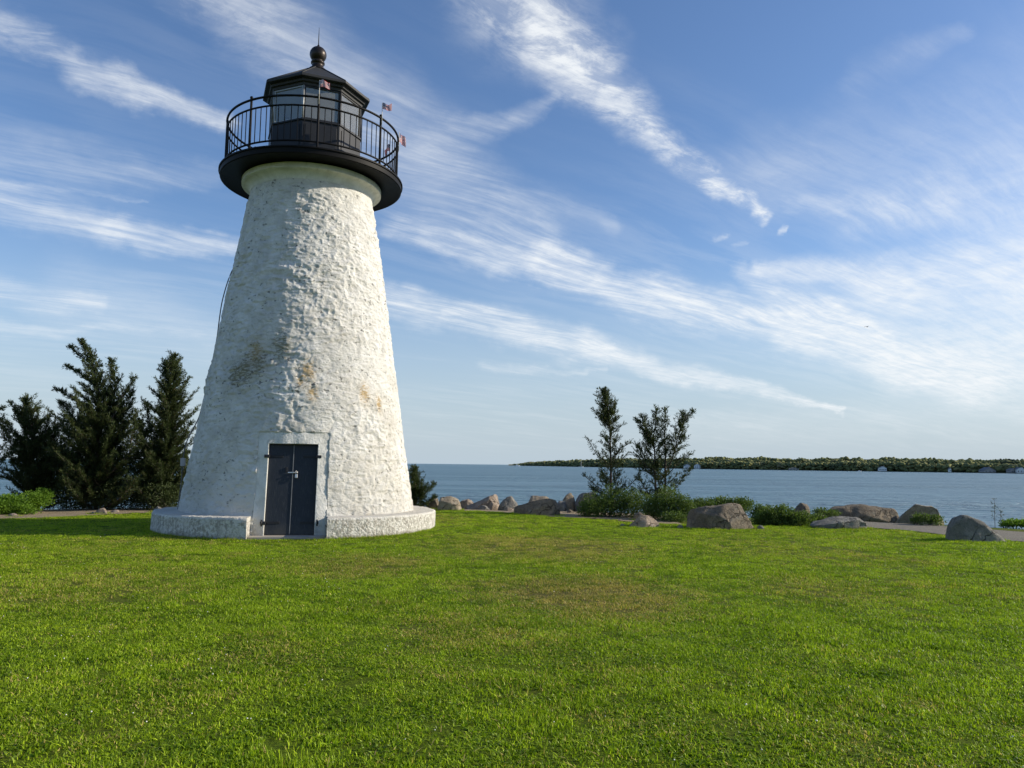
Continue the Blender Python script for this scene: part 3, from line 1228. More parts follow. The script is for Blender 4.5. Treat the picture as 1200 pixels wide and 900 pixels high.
flag(rail_pt(POSTA[0], 10.46), 'small striped flag blowing in front of the lantern glass', .30, .20, (1, -.15, 0), .40, .25, .6)
flag(rail_pt(POSTA[1], 10.46), 'small striped flag just right of the lantern roof eave', .28, .19, (1, .2, 0), .38, .12, 2.2)
flag(rail_pt(POSTA[2] - 2, 10.46), 'small striped flag highest out on the right end of the gallery railing', .30, .30, (.6, .9, 0), .34, .5, 3.6)
flag(rail_pt(FACE + 112, 10.45), 'dark drooping flag on the far side of the gallery railing, seen through the balusters', .24, .24, (-.8, .45, 0), .36, .9, 5.0)

# ------------------------------------------------------------------ boulders
def rock_mat(name, c1, c2, c3, scale=1.0):
    m, t = mat(name)
    n1 = t.noise(t.obj, 1.6 * scale, 5, .6)
    n2 = t.noise(t.obj, 11 * scale, 6, .72)
    n3 = t.noise(t.obj, 46 * scale, 3, .7)
    c = t.mix(t.sstep(n1, .35, .65), c1, c2)
    c = t.mix(t.math('MULTIPLY', t.sstep(n2, .48, .70), .8), c, c3)
    c = t.mix(t.sstep(n3, .56, .70, 0, .55), c, tuple(x * .35 for x in c1))
    c = t.mix(t.sstep(n3, .42, .30, 0, .45), c, tuple(min(1, x * 1.7) for x in c2))
    li = t.math('MULTIPLY', t.sstep(t.noise(t.obj, 7 * scale, 4, .7), .58, .66), t.sstep(n1, .40, .60))
    c = t.mix(t.math('MULTIPLY', li, .5), c, (.36, .36, .29))
    crk = t.voro(t.vm('ADD', t.obj, t.vm('SCALE', t.noise(t.obj, 3, 3, .6, out='Color'), scale=.5)), 1.7, 'DISTANCE_TO_EDGE')
    ckm = t.math('MULTIPLY', t.sstep(crk, .035, .004), t.sstep(n1, .42, .55))
    c = t.mix(t.math('MULTIPLY', ckm, .8), c, tuple(x * .25 for x in c1))
    h = t.math('ADD', n2, t.math('MULTIPLY_ADD', n3, .45, t.math('MULTIPLY', ckm, -.6)))
    setp(t, c, .9, normal=t.bump(h, 1.0, .09), spec=.2)
    return m


RM = [
    rock_mat('grey_granite', (.22, .21, .185), (.34, .325, .285), (.13, .122, .105)),
    rock_mat('tan_granite', (.34, .28, .20), (.50, .42, .31), (.19, .16, .115)),
    rock_mat('brown_granite', (.185, .152, .112), (.33, .275, .20), (.10, .082, .062)),
    rock_mat('pink_granite', (.34, .27, .205), (.48, .39, .31), (.19, .155, .125)),
]
ROCKS = []
GR = 'boulders along the lawn and shore edge'


def boulder(x0, x1, yb, prof, label, m, Y=None, depth=.8, seed=0, rough=1.0, sub=5, name='boulder', grp=GR, sink=.12, shear=0.0):
    """prof: (fraction across, top y in the photo) outline; real size follows from the ground distance"""
    base = gnd((x0 + x1) / 2, yb)
    if Y is not None:
        base = atY((x0 + x1) / 2, yb, Y)
    Yb = base[1]
    pl_, pr_ = atY(x0, yb, Yb), atY(x1, yb, Yb)
    wd = pr_[0] - pl_[0]
    zb = float(zg((pl_[0] + pr_[0]) / 2, Yb))
    xs = [p[0] for p in prof]
    hs_ = [max(.03, (atY(x0 + p[0] * (x1 - x0), p[1], Yb)[2] - min(base[2], zb))) for p in prof]
    hmax = max(hs_)
    bm = bmesh.new()
    bmesh.ops.create_icosphere(bm, subdivisions=sub, radius=1)
    V = np.array([v.co[:] for v in bm.verts])
    Fc = np.array([[v.index for v in f.verts] for f in bm.faces])
    bm.free()
    r_ = np.random.default_rng(seed + 100)
    pw_ = 2.0 + r_.uniform(1.0, 2.2)
    V = V / (np.sum(np.abs(V) ** pw_, axis=1) ** (1 / pw_))[:, None]
    # coarse swelling, then flat fracture faces, then a little grain
    V = V * (1 + .16 * fbm(V * 1.3 + seed * 3.1, seed, 2) - .10 * (1 - np.abs(vnoise(V * 1.4 + seed, seed + 9))) ** 8)[:, None]
    for k in range(22):
        n = r_.normal(size=3)
        n[2] = n[2] * .75
        if k < 3:
            n = np.array([r_.normal() * .5, -1.0, -.30 + .35 * r_.random()])     # steep or undercut landward face
        n /= np.linalg.norm(n)
        s = V @ n
        d = s.max() * r_.uniform(.70, .93) if k > 2 else s.max() * r_.uniform(.55, .8)
        ov = np.clip(s - d, 0, None)
        V = V - ov[:, None] * n * .985
    V /= np.abs(V).max(axis=0)
    # squarer plan
    fx = np.clip((V[:, 0] + 1) / 2, 0, 1)
    e = np.sqrt(np.clip(1 - V[:, 0] ** 2, .04, 1))
    P = np.empty_like(V)
    P[:, 0] = V[:, 0] * wd / 2 * 1.06
    dep = wd * depth / 2
    P[:, 1] = V[:, 1] * dep
    up = V[:, 2] > 0
    P[:, 2] = np.where(up, V[:, 2] * np.interp(fx, xs, hs_), V[:, 2] * (sink + .05 * hmax))
    P[:, 0] += shear * P[:, 2]
    sc = max(wd, hmax)
    Nn = V / (np.linalg.norm(V, axis=1)[:, None] + 1e-9)
    q_ = P / sc * 3.2 + seed * 3.7
    dsp = .010 * fbm(q_ * 1.5, seed, 2) + .011 * fbm(q_ * 5.5, seed + 3, 3) - .020 * (1 - np.abs(vnoise(q_ * 2.2, seed + 29))) ** 12
    P = P + Nn * (dsp * sc * rough)[:, None] * np.array([1, 1, .8])
    loc = ((pl_[0] + pr_[0]) / 2, Yb + dep * .55, zb)
    o = mesh(name, P, Fc, m, None, True)
    for p_ in o.data.polygons:
        p_.use_smooth = False
    o.data.polygons.foreach_set('use_smooth', np.ones(len(o.data.polygons), bool))
    o.location = loc
    ROCKS.append((loc[0], loc[1], wd / 2, dep))
    tag(o, label, 'boulder' if name == 'boulder' else 'stone', grp)
    return o


boulder(497, 517, 599, [(0, 592), (.4, 585), (.8, 587), (1, 594)], 'low brown boulder half hidden behind the little cedar beside the tower', RM[2], seed=1, Y=28.6)
boulder(512, 540, 598.5, [(0, 588), (.15, 582), (.55, 580), (.85, 584), (1, 593)], 'rounded boulder with a tan crown just right of the little cedar', RM[1], seed=2)
boulder(538, 558, 594, [(0, 587), (.5, 584.5), (1, 588)], 'low flat pale boulder behind the dirt strip', RM[3], seed=3, Y=29.6)
boulder(546, 592, 595, [(0, 592), (.25, 587), (.6, 580), (.82, 579), (1, 589)], 'long boulder rising to a sunlit tan hump on its right end', RM[3], seed=4, Y=29.2)
boulder(584, 609, 598, [(0, 592), (.3, 584), (.6, 580), (.85, 585), (1, 593)], 'triangular grey boulder behind the big dark one', RM[0], seed=5, Y=28.6)
boulder(602, 656, 605, [(0, 593), (.1, 588), (.35, 584.5), (.7, 583), (.9, 585), (1, 597)], 'big dark brown flat topped boulder at the lawn edge', RM[2], seed=6, depth=.6)
boulder(616, 652, 592, [(0, 585), (.2, 581), (.7, 581), (1, 585)], 'low boulder peeping over the big dark flat topped one', RM[1], seed=7, Y=29.4)
boulder(650, 665, 596, [(0, 590), (.4, 586), (.8, 587), (1, 592)], 'small pale round boulder beside the egg shaped one', RM[0], seed=8, Y=28.4)
boulder(658, 677, 596, [(0, 588), (.3, 579), (.6, 577.5), (.9, 583), (1, 590)], 'upright egg shaped tan boulder near the slender cedar', RM[1], seed=9, Y=28.6, depth=.9)
boulder(674, 712, 600, [(0, 590), (.2, 579), (.5, 574.5), (.8, 576), (1, 590)], 'large smooth dark grey dome boulder behind the rose bush', RM[0], seed=10, Y=28.2, rough=.6)
boulder(737, 776, 618, [(0, 607), (.12, 604), (.5, 603), (.85, 604), (1, 615)], 'flat grey and pink slab on the grass in front of the rose bushes', RM[3], seed=11, depth=.8)
boulder(742, 756, 606, [(0, 603), (.5, 599.5), (1, 603)], 'small stone tucked behind the flat slab', RM[2], seed=12, Y=23.6, sub=4)
boulder(803, 888, 620, [(0, 603), (.1, 597), (.3, 592), (.55, 589), (.8, 591), (.93, 598), (1, 612)], 'very large brown boulder among the rose bushes on the lawn', RM[2], seed=13, depth=.65)
boulder(930, 955, 603, [(0, 594), (.4, 588), (.75, 590), (1, 600)], 'rounded brown boulder behind the right end of the rose hedge', RM[2], seed=14, Y=26.5)
boulder(966, 1066, 612, [(0, 600), (.1, 594), (.4, 592), (.65, 591), (.85, 592.5), (1, 597)], 'long low dark slab boulder beyond the gravel path', RM[2], seed=15, Y=25.4, depth=.35)
boulder(950, 1019, 619, [(0, 617), (.2, 611), (.5, 606.5), (.82, 605), (.93, 607), (1, 616)], 'flat wedge of grey rock at the near edge of the path', RM[0], seed=16, depth=.55)
boulder(1057, 1117, 614, [(0, 603), (.12, 593), (.3, 590.5), (.6, 590.5), (.8, 597), (1, 611)], 'blocky grey boulder with sunlit tan flank beyond the path', RM[1], seed=17, Y=24.4, depth=.6)
boulder(1113, 1181, 633.5, [(0, 617), (.08, 608), (.2, 602), (.36, 600.5), (.6, 608), (.8, 620), (1, 632)], 'grey wedge boulder sloping down to the right, nearest to the lawn', RM[0], seed=18, depth=.6, rough=.6)
boulder(112, 124.5, 602.5, [(0, 599), (.3, 595.5), (.7, 595), (1, 599)], 'small sunlit tan stone in the dirt below the big left cedar', RM[3], seed=19, sub=4, name='stone', grp='loose stones on the dirt')
boulder(104, 112, 602.5, [(0, 601), (.5, 599), (1, 601)], 'tiny dark stone beside the sunlit tan one', RM[0], seed=20, sub=3, name='stone', grp='loose stones on the dirt')
boulder(128, 140, 601, [(0, 599.5), (.5, 597.5), (1, 599)], 'flat pale stone between the tan stone and the tower', RM[3], seed=21, sub=3, name='stone', grp='loose stones on the dirt')
boulder(177, 190, 600, [(0, 597), (.5, 593), (1, 597)], 'grey stone touching the left end of the tower base', RM[0], seed=22, sub=4, Y=25.0, name='stone', grp='loose stones on the dirt')
boulder(8, 20, 605, [(0, 603), (.5, 601), (1, 603)], 'pale stone under the bright green bush', RM[3], seed=23, sub=3, name='stone', grp='loose stones on the dirt')
boulder(793, 801, 619, [(0, 617), (.5, 614), (1, 617)], 'tiny stone left of the very large brown boulder', RM[0], seed=24, sub=3, name='stone', grp='loose stones on the dirt')

FILL = [
    (560, 574, 597, 592, 28.4, 0, 'low grey stone in front of the long tan humped boulder'),
    (592, 603, 599, 594, 27.4, 3, 'small pink stone wedged between the triangular and the big dark boulder'),
    (529, 541, 600, 595.5, 27.6, 2, 'small brown stone at the right foot of the rounded boulder by the little cedar'),
    (664, 673, 601, 597, 27.0, 2, 'small dark stone before the egg shaped boulder'),
    (690, 706, 592, 580, 29.4, 1, 'pale boulder just behind the dark grey dome'),
    (955, 968, 602, 596, 26.2, 0, 'grey stone between the round brown boulder and the long slab'),
    (1046, 1058, 612.5, 604, 25.0, 2, 'small dark stone between the long slab and the blocky boulder'),
    (1118, 1128, 614.5, 610, 24.6, 1, 'little tan stone to the right of the blocky boulder'),
    (1140, 1152, 615, 611, 24.4, 0, 'flat grey stone on the bank behind the nearest wedge boulder'),
    (888, 897, 620.5, 615, None, 0, 'small grey stone touching the right side of the very large brown boulder'),
    (726, 735, 617, 613.5, None, 0, 'small grey stone left of the flat pink slab'),
]
for n_, (x0, x1, yb, yt, YY, mi, lab) in enumerate(FILL):
    boulder(x0, x1, yb, [(0, yb - (yb - yt) * .45), (.35, yt), (.7, yt + .6), (1, yb - (yb - yt) * .3)], lab, RM[mi], seed=60 + n_, Y=YY, sub=4, depth=.9)

# ------------------------------------------------------------------ trees and shrubs
def leaf_mat(name, c1, c2, trans=.3, dead=None, scale=3.0):
    m, t = mat(name)
    n = t.noise(t.obj, scale, 3, .6)
    at = t.new('ShaderNodeAttribute', attribute_name='tint')
    k = t.math('ADD', t.math('MULTIPLY', n, .5), t.math('MULTIPLY', at.outputs['Fac'], .6), clamp=True)
    c = t.mix(k, c1, c2)
    if dead:
        c = t.mix(t.math('GREATER_THAN', at.outputs['Fac'], .93), c, dead)
    setp(t, c, .6, spec=.25)
    tl = t.new('ShaderNodeBsdfTranslucent')
    t.put(tl.inputs['Color'], t.vm('MULTIPLY', c, (1.2, 1.25, .7)))
    mx = t.new('ShaderNodeMixShader')
    mx.inputs[0].default_value = trans
    t.l.new(t.p.outputs[0], mx.inputs[1])
    t.l.new(tl.outputs[0], mx.inputs[2])
    t.l.new(mx.outputs[0], t.out.inputs['Surface'])
    return m


m_cedar = leaf_mat('cedar_foliage', (.022, .034, .013), (.082, .110, .034), .22, (.10, .075, .04))
m_rose = leaf_mat('rose_leaves', (.040, .075, .018), (.150, .215, .050), .34)
m_bright = leaf_mat('bright_leaves', (.085, .17, .015), (.16, .27, .03), .4)
m_scrub = leaf_mat('dull_scrub_leaves', (.04, .06, .02), (.085, .105, .035), .25)
m_bark = simple('grey_brown_bark', (.075, .058, .045), .9, 0, .35, 10, .6)


def set_tint(o, per_face):
    a = o.data.attributes.new('tint', 'FLOAT', 'FACE')
    a.data.foreach_set('value', np.asarray(per_face, np.float32))


def leaves(name, P, Dr, ln, wd, mt, parent, g, tint=None):
    n = len(P)
    Dr = Dr / (np.linalg.norm(Dr, axis=1)[:, None] + 1e-9)
    s = np.cross(Dr, g.normal(size=(n, 3)))
    s /= np.linalg.norm(s, axis=1)[:, None] + 1e-9
    nr = np.cross(Dr, s)
    b0 = P
    mid = P + Dr * (ln * .45)[:, None] + nr * (ln * .06)[:, None]
    V = np.stack([b0, mid + s * (wd / 2)[:, None], P + Dr * ln[:, None], mid - s * (wd / 2)[:, None]], 1).reshape(-1, 3)
    Q = np.arange(n * 4).reshape(n, 4)
    o = mesh(name, V, Q, mt, parent)
    set_tint(o, g.random(n) if tint is None else tint)
    return o


def spline(pts, n):
    pts = np.asarray(pts, float)
    d = np.concatenate([[0], np.cumsum(np.linalg.norm(np.diff(pts, axis=0), axis=1))])
    s = np.linspace(0, d[-1], n)
    q_ = np.stack([np.interp(s, d, pts[:, i]) for i in range(3)], -1)
    for _ in range(max(1, n // 12)):
        q_[1:-1] = .25 * q_[:-2] + .5 * q_[1:-1] + .25 * q_[2:]
    return q_, d[-1]


def cedar(label, base_px, Y, leaders, seed, group=None, dens=1.0, mt=None, sprig=(.06, .125), trunk_r=.075, spread=1.0):
    """leaders: list of dict(pts=[(px,py,dY)...], rad=[(t,metres)...], start=t) -> stems with whorled branches and sprays"""
    g = np.random.default_rng(seed)
    b0 = atY(base_px[0], base_px[1], Y)
    b0[2] = float(zg(b0[0], b0[1])) - .04
    root = empty('cedar_tree', b0, label, 'tree', group)
    tr_ = MB()
    LP, LD, LL, LW, LT = [], [], [], [], []
    for ld in leaders:
        pts = [atY(x, y, Y + dy_) - b0 for x, y, dy_ in ld['pts']]
        if ld.get('root'):
            pts[0] = np.array([pts[0][0], pts[0][1], -.05])
        n = 40
        st, ln = spline(pts, n)
        wob_ = np.stack([fbm(np.stack([np.linspace(0, ln * 1.5, n), 0 * st[:, 0] + seed, 0 * st[:, 0] + k * 5.0], -1), seed + k, 2) for k in range(3)], -1)
        st = st + wob_ * .05 * np.linspace(0, 1, n)[:, None]
        r0 = ld.get('r', trunk_r)
        tr_.tube(st, list(np.linspace(r0, .010, n)), 7)
        rx, ry = zip(*ld['rad'])
        s = ld.get('start', .1) * ln
        k = 0
        phi = g.random() * 6.28
        de = ld.get('dens', 1.0) * dens
        while s < ln * .985:
            t_ = s / ln
            rad = float(np.interp(t_, rx, ry))
            i = t_ * (n - 1)
            i0 = min(int(i), n - 2)
            p = st[i0] * (1 - (i - i0)) + st[i0 + 1] * (i - i0)
            tang = st[i0 + 1] - st[i0]
            tang /= np.linalg.norm(tang) + 1e-9
            phi += 2.4 + g.normal() * .5
            lenb = max(.06, rad * (g.uniform(.35, .85) if g.random() < .72 else g.uniform(.85, 1.35)))
            hd = np.array([math.cos(phi), math.sin(phi), 0])
            el_ = g.uniform(.08, .62) + .38 * t_
            dir0 = hd * math.cos(el_) + tang * math.sin(el_)
            wind = np.array([ld.get('wind', 0.0), 0, 0])
            m = max(3, int(lenb / .05))
            sb = np.linspace(0, 1, m)
            curve = p + (dir0 + wind)[None] * (sb * lenb)[:, None] + ZUP[None] * (sb ** 2 * lenb * g.uniform(.05, .35))[:, None]
            curve = curve + g.normal(size=(m, 3)) * .012 * sb[:, None]
            if lenb > .22:
                tr_.tube(curve, list(np.linspace(.014 if lenb > .5 else .009, .004, m)), 3, False)
            # sprays
            bare = ld.get('bare', .12)
            for j in range(m):
                if sb[j] < bare * g.uniform(.6, 1.6) and lenb > .25:
                    continue
                bd = curve[min(j + 1, m - 1)] - curve[max(j - 1, 0)]
                bd /= np.linalg.norm(bd) + 1e-9
                ntw = 1 + (g.random() < .75 * de)
                for q2 in range(ntw):
                    sv = np.cross(bd, g.normal(size=3))
                    sv /= np.linalg.norm(sv) + 1e-9
                    td = bd * .95 + sv * g.uniform(.25, .95) + ZUP * .30
                    td /= np.linalg.norm(td)
                    lt = (.06 + .17 * (1 - sb[j]) * min(1, lenb / .6)) * g.uniform(.6, 1.3) * spread
                    nsp = max(3, int(lt / .0135 * min(1.25, de)))
                    tpos = g.random(nsp)
                    off = g.normal(size=(nsp, 3)) * .016
                    LP.append(curve[j] + td[None] * (tpos * lt)[:, None] + off)
                    LD.append(td * .9 + ZUP * .15 + g.normal(size=(nsp, 3)) * .34)
                    LL.append(g.uniform(*sprig, nsp))
                    LW.append(g.uniform(.014, .025, nsp))
                    LT.append(np.clip(g.normal(.45, .25, nsp), 0, 1))
            s += .045 / max(.35, ld.get('lev', 1.0)) * g.uniform(.5, 1.6)
            k += 1
        # tip spray
        nt = int(26 * de)
        LP.append(st[-1] + g.normal(size=(nt, 3)) * .03 - np.outer(g.random(nt), (st[-1] - st[-4])) * 1.5)
        LD.append(np.tile(st[-1] - st[-3], (nt, 1)) / (np.linalg.norm(st[-1] - st[-3]) + 1e-9) + g.normal(size=(nt, 3)) * .45)
        LL.append(g.uniform(*sprig, nt))
        LW.append(g.uniform(.02, .034, nt))
        LT.append(g.random(nt) * .8)
    tr_.build('trunk', m_bark, root, True)
    leaves('crown', np.concatenate(LP), np.concatenate(LD), np.concatenate(LL), np.concatenate(LW), mt or m_cedar, root, g, np.concatenate(LT))
    return root


GL = 'cedars on the left shore'
cedar('broad windswept dark cedar with a leaning pointed top, tallest at the left', (112, 602), 26.0, [
    dict(pts=[(112, 602, 0), (115, 520, 0), (116, 460, 0), (108, 418, 0), (94, 398, 0)], rad=[(0, 1.3), (.35, 1.5), (.55, .85), (.75, .38), (1, .08)], start=.03, root=1, lev=2.0, wind=-.12, dens=1.25),
    dict(pts=[(120, 590, .2), (130, 520, .3), (135, 450, .2), (131, 420, .2)], rad=[(0, 1.2), (.45, .85), (.7, .35), (1, .07)], start=.05, lev=1.7, dens=1.2),
    dict(pts=[(128, 500, 0), (142, 465, -.1), (160, 440, -.1)], rad=[(0, .35), (.6, .28), (1, .06)], start=.1, r=.03),
    dict(pts=[(116, 490, 0), (90, 470, -.2), (65, 456, -.2)], rad=[(0, .35), (.6, .22), (1, .07)], start=.2, r=.03),
    dict(pts=[(114, 455, 0), (95, 437, .1), (76, 430, .1)], rad=[(0, .25), (.6, .18), (1, .06)], start=.2, r=.022),
    dict(pts=[(110, 430, 0), (94, 416, .1), (82, 406, .1)], rad=[(0, .2), (.6, .15), (1, .06)], start=.2, r=.02),
    dict(pts=[(112, 560, 0), (85, 520, .5), (72, 495, .6)], rad=[(0, .6), (.6, .5), (1, .1)], start=.1, r=.035),
    dict(pts=[(116, 570, 0), (152, 530, -.3), (160, 480, -.3)], rad=[(0, .6), (.6, .5), (1, .1)], start=.1, r=.035),
    dict(pts=[(112, 600, 0), (95, 585, -.6), (70, 560, -1.0)], rad=[(0, .5), (.6, .5), (1, .15)], start=.1, r=.03),
    dict(pts=[(114, 600, 0), (140, 585, -.6), (158, 560, -.9)], rad=[(0, .5), (.6, .5), (1, .15)], start=.1, r=.03),
    dict(pts=[(113, 540, 0), (92, 500, .2), (80, 478, .2), (70, 470, .2)], rad=[(0, .6), (.5, .5), (.8, .3), (1, .08)], start=.1, r=.03, lev=1.6),
    dict(pts=[(118, 545, 0), (140, 505, .2), (150, 470, .2), (155, 455, .2)], rad=[(0, .6), (.5, .45), (.8, .25), (1, .08)], start=.1, r=.03, lev=1.5),
    dict(pts=[(112, 590, 0), (88, 550, -.5), (60, 520, -.7)], rad=[(0, .7), (.6, .6), (1, .12)], start=.1, r=.03, lev=1.5),
], 11, GL, 1.15)
cedar('dense pointed conical cedar next to the left flank of the tower', (188, 602), 26.5, [
    dict(pts=[(188, 602, 0), (194, 520, 0), (199, 460, 0), (205, 415, 0)], rad=[(0, .95), (.2, 1.2), (.5, 1.0), (.75, .68), (.9, .40), (1, .10)], start=.02, root=1, lev=2.5, dens=1.2, bare=.05),
    dict(pts=[(190, 580, 0), (178, 520, .3), (170, 468, .4)], rad=[(0, .5), (.5, .42), (1, .08)], start=.1, r=.03),
    dict(pts=[(200, 540, 0), (212, 515, 0), (226, 494, 0)], rad=[(0, .30), (.5, .22), (1, .06)], start=.15, r=.022),
    dict(pts=[(190, 598, 0), (170, 585, -.6), (160, 560, -.6)], rad=[(0, .5), (.6, .45), (1, .15)], start=.1, r=.03),
    dict(pts=[(187, 592, 0), (170, 540, -.2), (163, 492, -.2)], rad=[(0, .7), (.6, .5), (1, .10)], start=.08, r=.03, lev=1.8, dens=1.2),
    dict(pts=[(200, 590, 0), (215, 560, .2), (219, 530, .2)], rad=[(0, .45), (.6, .35), (1, .1)], start=.1, r=.03),
], 12, GL, 1.1)
cedar('low spreading cedar leaning away at the far left behind the bright bush', (38, 602), 26.4, [
    dict(pts=[(45, 602, 0), (40, 550, 0), (36, 500, 0), (28, 467, 0)], rad=[(0, 1.2), (.4, 1.25), (.75, .65), (1, .10)], start=.03, root=1, lev=2.0, dens=1.2),
    dict(pts=[(42, 540, 0), (54, 505, -.2), (57, 486, -.2)], rad=[(0, .5), (.6, .35), (1, .08)], start=.1, r=.03),
    dict(pts=[(38, 510, 0), (22, 485, 0), (12, 471, 0)], rad=[(0, .4), (.6, .22), (1, .06)], start=.1, r=.03),
    dict(pts=[(44, 570, 0), (65, 545, -.3), (72, 520, -.3)], rad=[(0, .5), (.6, .45), (1, .1)], start=.1, r=.03),
    dict(pts=[(46, 585, 0), (62, 535, .1), (65, 500, .1)], rad=[(0, .7), (.6, .5), (1, .10)], start=.08, r=.03, lev=1.8, dens=1.2),
    dict(pts=[(44, 590, 0), (70, 560, .2), (84, 530, .2)], rad=[(0, .7), (.6, .6), (1, .12)], start=.1, r=.03, lev=1.5),
    dict(pts=[(40, 560, 0), (14, 520, -.2), (2, 500, -.2)], rad=[(0, .6), (.6, .45), (1, .1)], start=.1, r=.03, lev=1.4),
    dict(pts=[(40, 585, 0), (25, 560, .3), (15, 540, .3)], rad=[(0, .5), (.6, .4), (1, .1)], start=.1, r=.03),
], 13, GL, 1.1)
cedar('cedar at the very edge, its branch tips reaching in from the left', (-34, 606), 25.4, [
    dict(pts=[(-34, 606, 0), (-36, 540, 0), (-30, 470, 0), (-34, 430, 0)], rad=[(0, 1.0), (.4, 1.2), (.8, .5), (1, .1)], start=.05, root=1, lev=1.1),
    dict(pts=[(-34, 520, 0), (-8, 490, 0), (12, 498, 0)], rad=[(0, .4), (.6, .25), (1, .08)], start=.1, r=.03),
    dict(pts=[(-34, 500, 0), (-12, 482, 0), (4, 478, 0)], rad=[(0, .3), (.6, .22), (1, .06)], start=.1, r=.03),
    dict(pts=[(-34, 570, 0), (0, 540, 0), (18, 528, 0)], rad=[(0, .5), (.6, .4), (1, .1)], start=.1, r=.03),
], 14, GL, 1.1)
cedar('little bushy cedar tucked against the right flank of the tower', (489, 598), 28.3, [
    dict(pts=[(487, 598, 0), (487, 575, 0), (485, 548, 0)], rad=[(0, .65), (.4, .55), (.7, .32), (1, .05)], start=.02, root=1, lev=2.6, dens=1.2),
    dict(pts=[(490, 592, 0), (500, 577, 0), (509, 566, 0)], rad=[(0, .25), (.6, .2), (1, .05)], start=.1, r=.02),
    dict(pts=[(490, 597, 0), (501, 588, 0), (511, 581, 0)], rad=[(0, .22), (.6, .2), (1, .05)], start=.1, r=.02),
    dict(pts=[(486, 597, 0), (478, 580, .2), (474, 565, .2)], rad=[(0, .3), (.6, .25), (1, .05)], start=.1, r=.02),
], 15, None, 1.1)
GRR = 'sparse cedars over the rose bushes'
cedar('slender sparse cedar with one dense pointed plume', (716, 605), 26.0, [
    dict(pts=[(716, 605, 0), (716, 560, 0), (715, 500, 0), (711, 470, 0), (708, 457, 0)], rad=[(0, .5), (.3, .65), (.5, .5), (.62, .40), (.75, .46), (.88, .25), (1, .05)], start=.10, root=1, lev=1.35, dens=1.05, r=.055, bare=.2),
    dict(pts=[(715, 510, 0), (712, 480, 0), (708, 458, 0)], rad=[(0, .45), (.35, .52), (.7, .32), (1, .05)], start=.15, r=.015, lev=2.6, dens=1.15),
    dict(pts=[(715, 545, 0), (700, 534, 0), (689, 515, 0)], rad=[(0, .12), (.6, .13), (1, .05)], start=.35, r=.015, lev=.8, dens=.7),
    dict(pts=[(716, 545, 0), (726, 525, 0), (739, 519, 0)], rad=[(0, .14), (.6, .14), (1, .05)], start=.35, r=.015, lev=.8, dens=.8),
    dict(pts=[(716, 580, 0), (700, 570, -.2), (684, 557, -.2)], rad=[(0, .18), (.6, .2), (1, .05)], start=.3, r=.018, lev=.8, dens=.7),
    dict(pts=[(716, 585, 0), (734, 572, -.2), (751, 557, -.2)], rad=[(0, .2), (.6, .2), (1, .05)], start=.25, r=.018, lev=.8, dens=.8),
    dict(pts=[(716, 598, 0), (706, 590, -.4), (694, 572, -.4)], rad=[(0, .3), (.6, .3), (1, .08)], start=.1, r=.018, lev=.9),
    dict(pts=[(716, 600, 0), (730, 590, -.4), (742, 574, -.3)], rad=[(0, .3), (.6, .3), (1, .08)], start=.1, r=.018, lev=.9),
], 16, GRR, .85)
cedar('sparse cedar with two stems and several spread plumes', (774, 607), 25.6, [
    dict(pts=[(769, 607, 0), (768, 560, 0), (766, 510, 0), (770, 476, 0)], rad=[(0, .4), (.3, .55), (.6, .48), (.85, .26), (1, .05)], start=.12, root=1, lev=1.2, dens=1.05, r=.05, bare=.22),
    dict(pts=[(778, 607, .2), (780, 560, .2), (779, 510, .2), (779, 476, .2)], rad=[(0, .4), (.3, .5), (.6, .42), (.85, .22), (1, .05)], start=.14, root=1, lev=1.0, dens=.95, r=.05, bare=.22),
    dict(pts=[(768, 530, 0), (758, 505, 0), (752, 486, 0)], rad=[(0, .40), (.5, .36), (1, .08)], start=.1, r=.02, lev=1.6),
    dict(pts=[(768, 525, 0), (754, 505, .1), (746, 491, .1)], rad=[(0, .2), (.5, .16), (1, .05)], start=.2, r=.02),
    dict(pts=[(779, 560, .2), (790, 530, 0), (797, 505, 0), (800, 482, 0)], rad=[(0, .22), (.4, .36), (.7, .36), (1, .08)], start=.25, r=.025, lev=1.9),
    dict(pts=[(797, 505, 0), (804, 490, 0), (812, 481, 0)], rad=[(0, .15), (.5, .14), (1, .04)], start=.1, r=.012),
    dict(pts=[(779, 560, .2), (795, 542, 0), (811, 531, 0)], rad=[(0, .12), (.6, .16), (1, .04)], start=.4, r=.015, dens=.8),
    dict(pts=[(780, 585, .2), (796, 566, 0), (810, 549, 0)], rad=[(0, .14), (.6, .16), (1, .04)], start=.3, r=.015, dens=.8),
    dict(pts=[(768, 560, 0), (756, 545, 0), (748, 522, 0)], rad=[(0, .42), (.6, .42), (1, .1)], start=.1, r=.02, lev=1.5),
    dict(pts=[(769, 590, 0), (757, 575, -.2), (750, 560, -.2)], rad=[(0, .3), (.6, .25), (1, .06)], start=.1, r=.02),
], 17, GRR, .92)


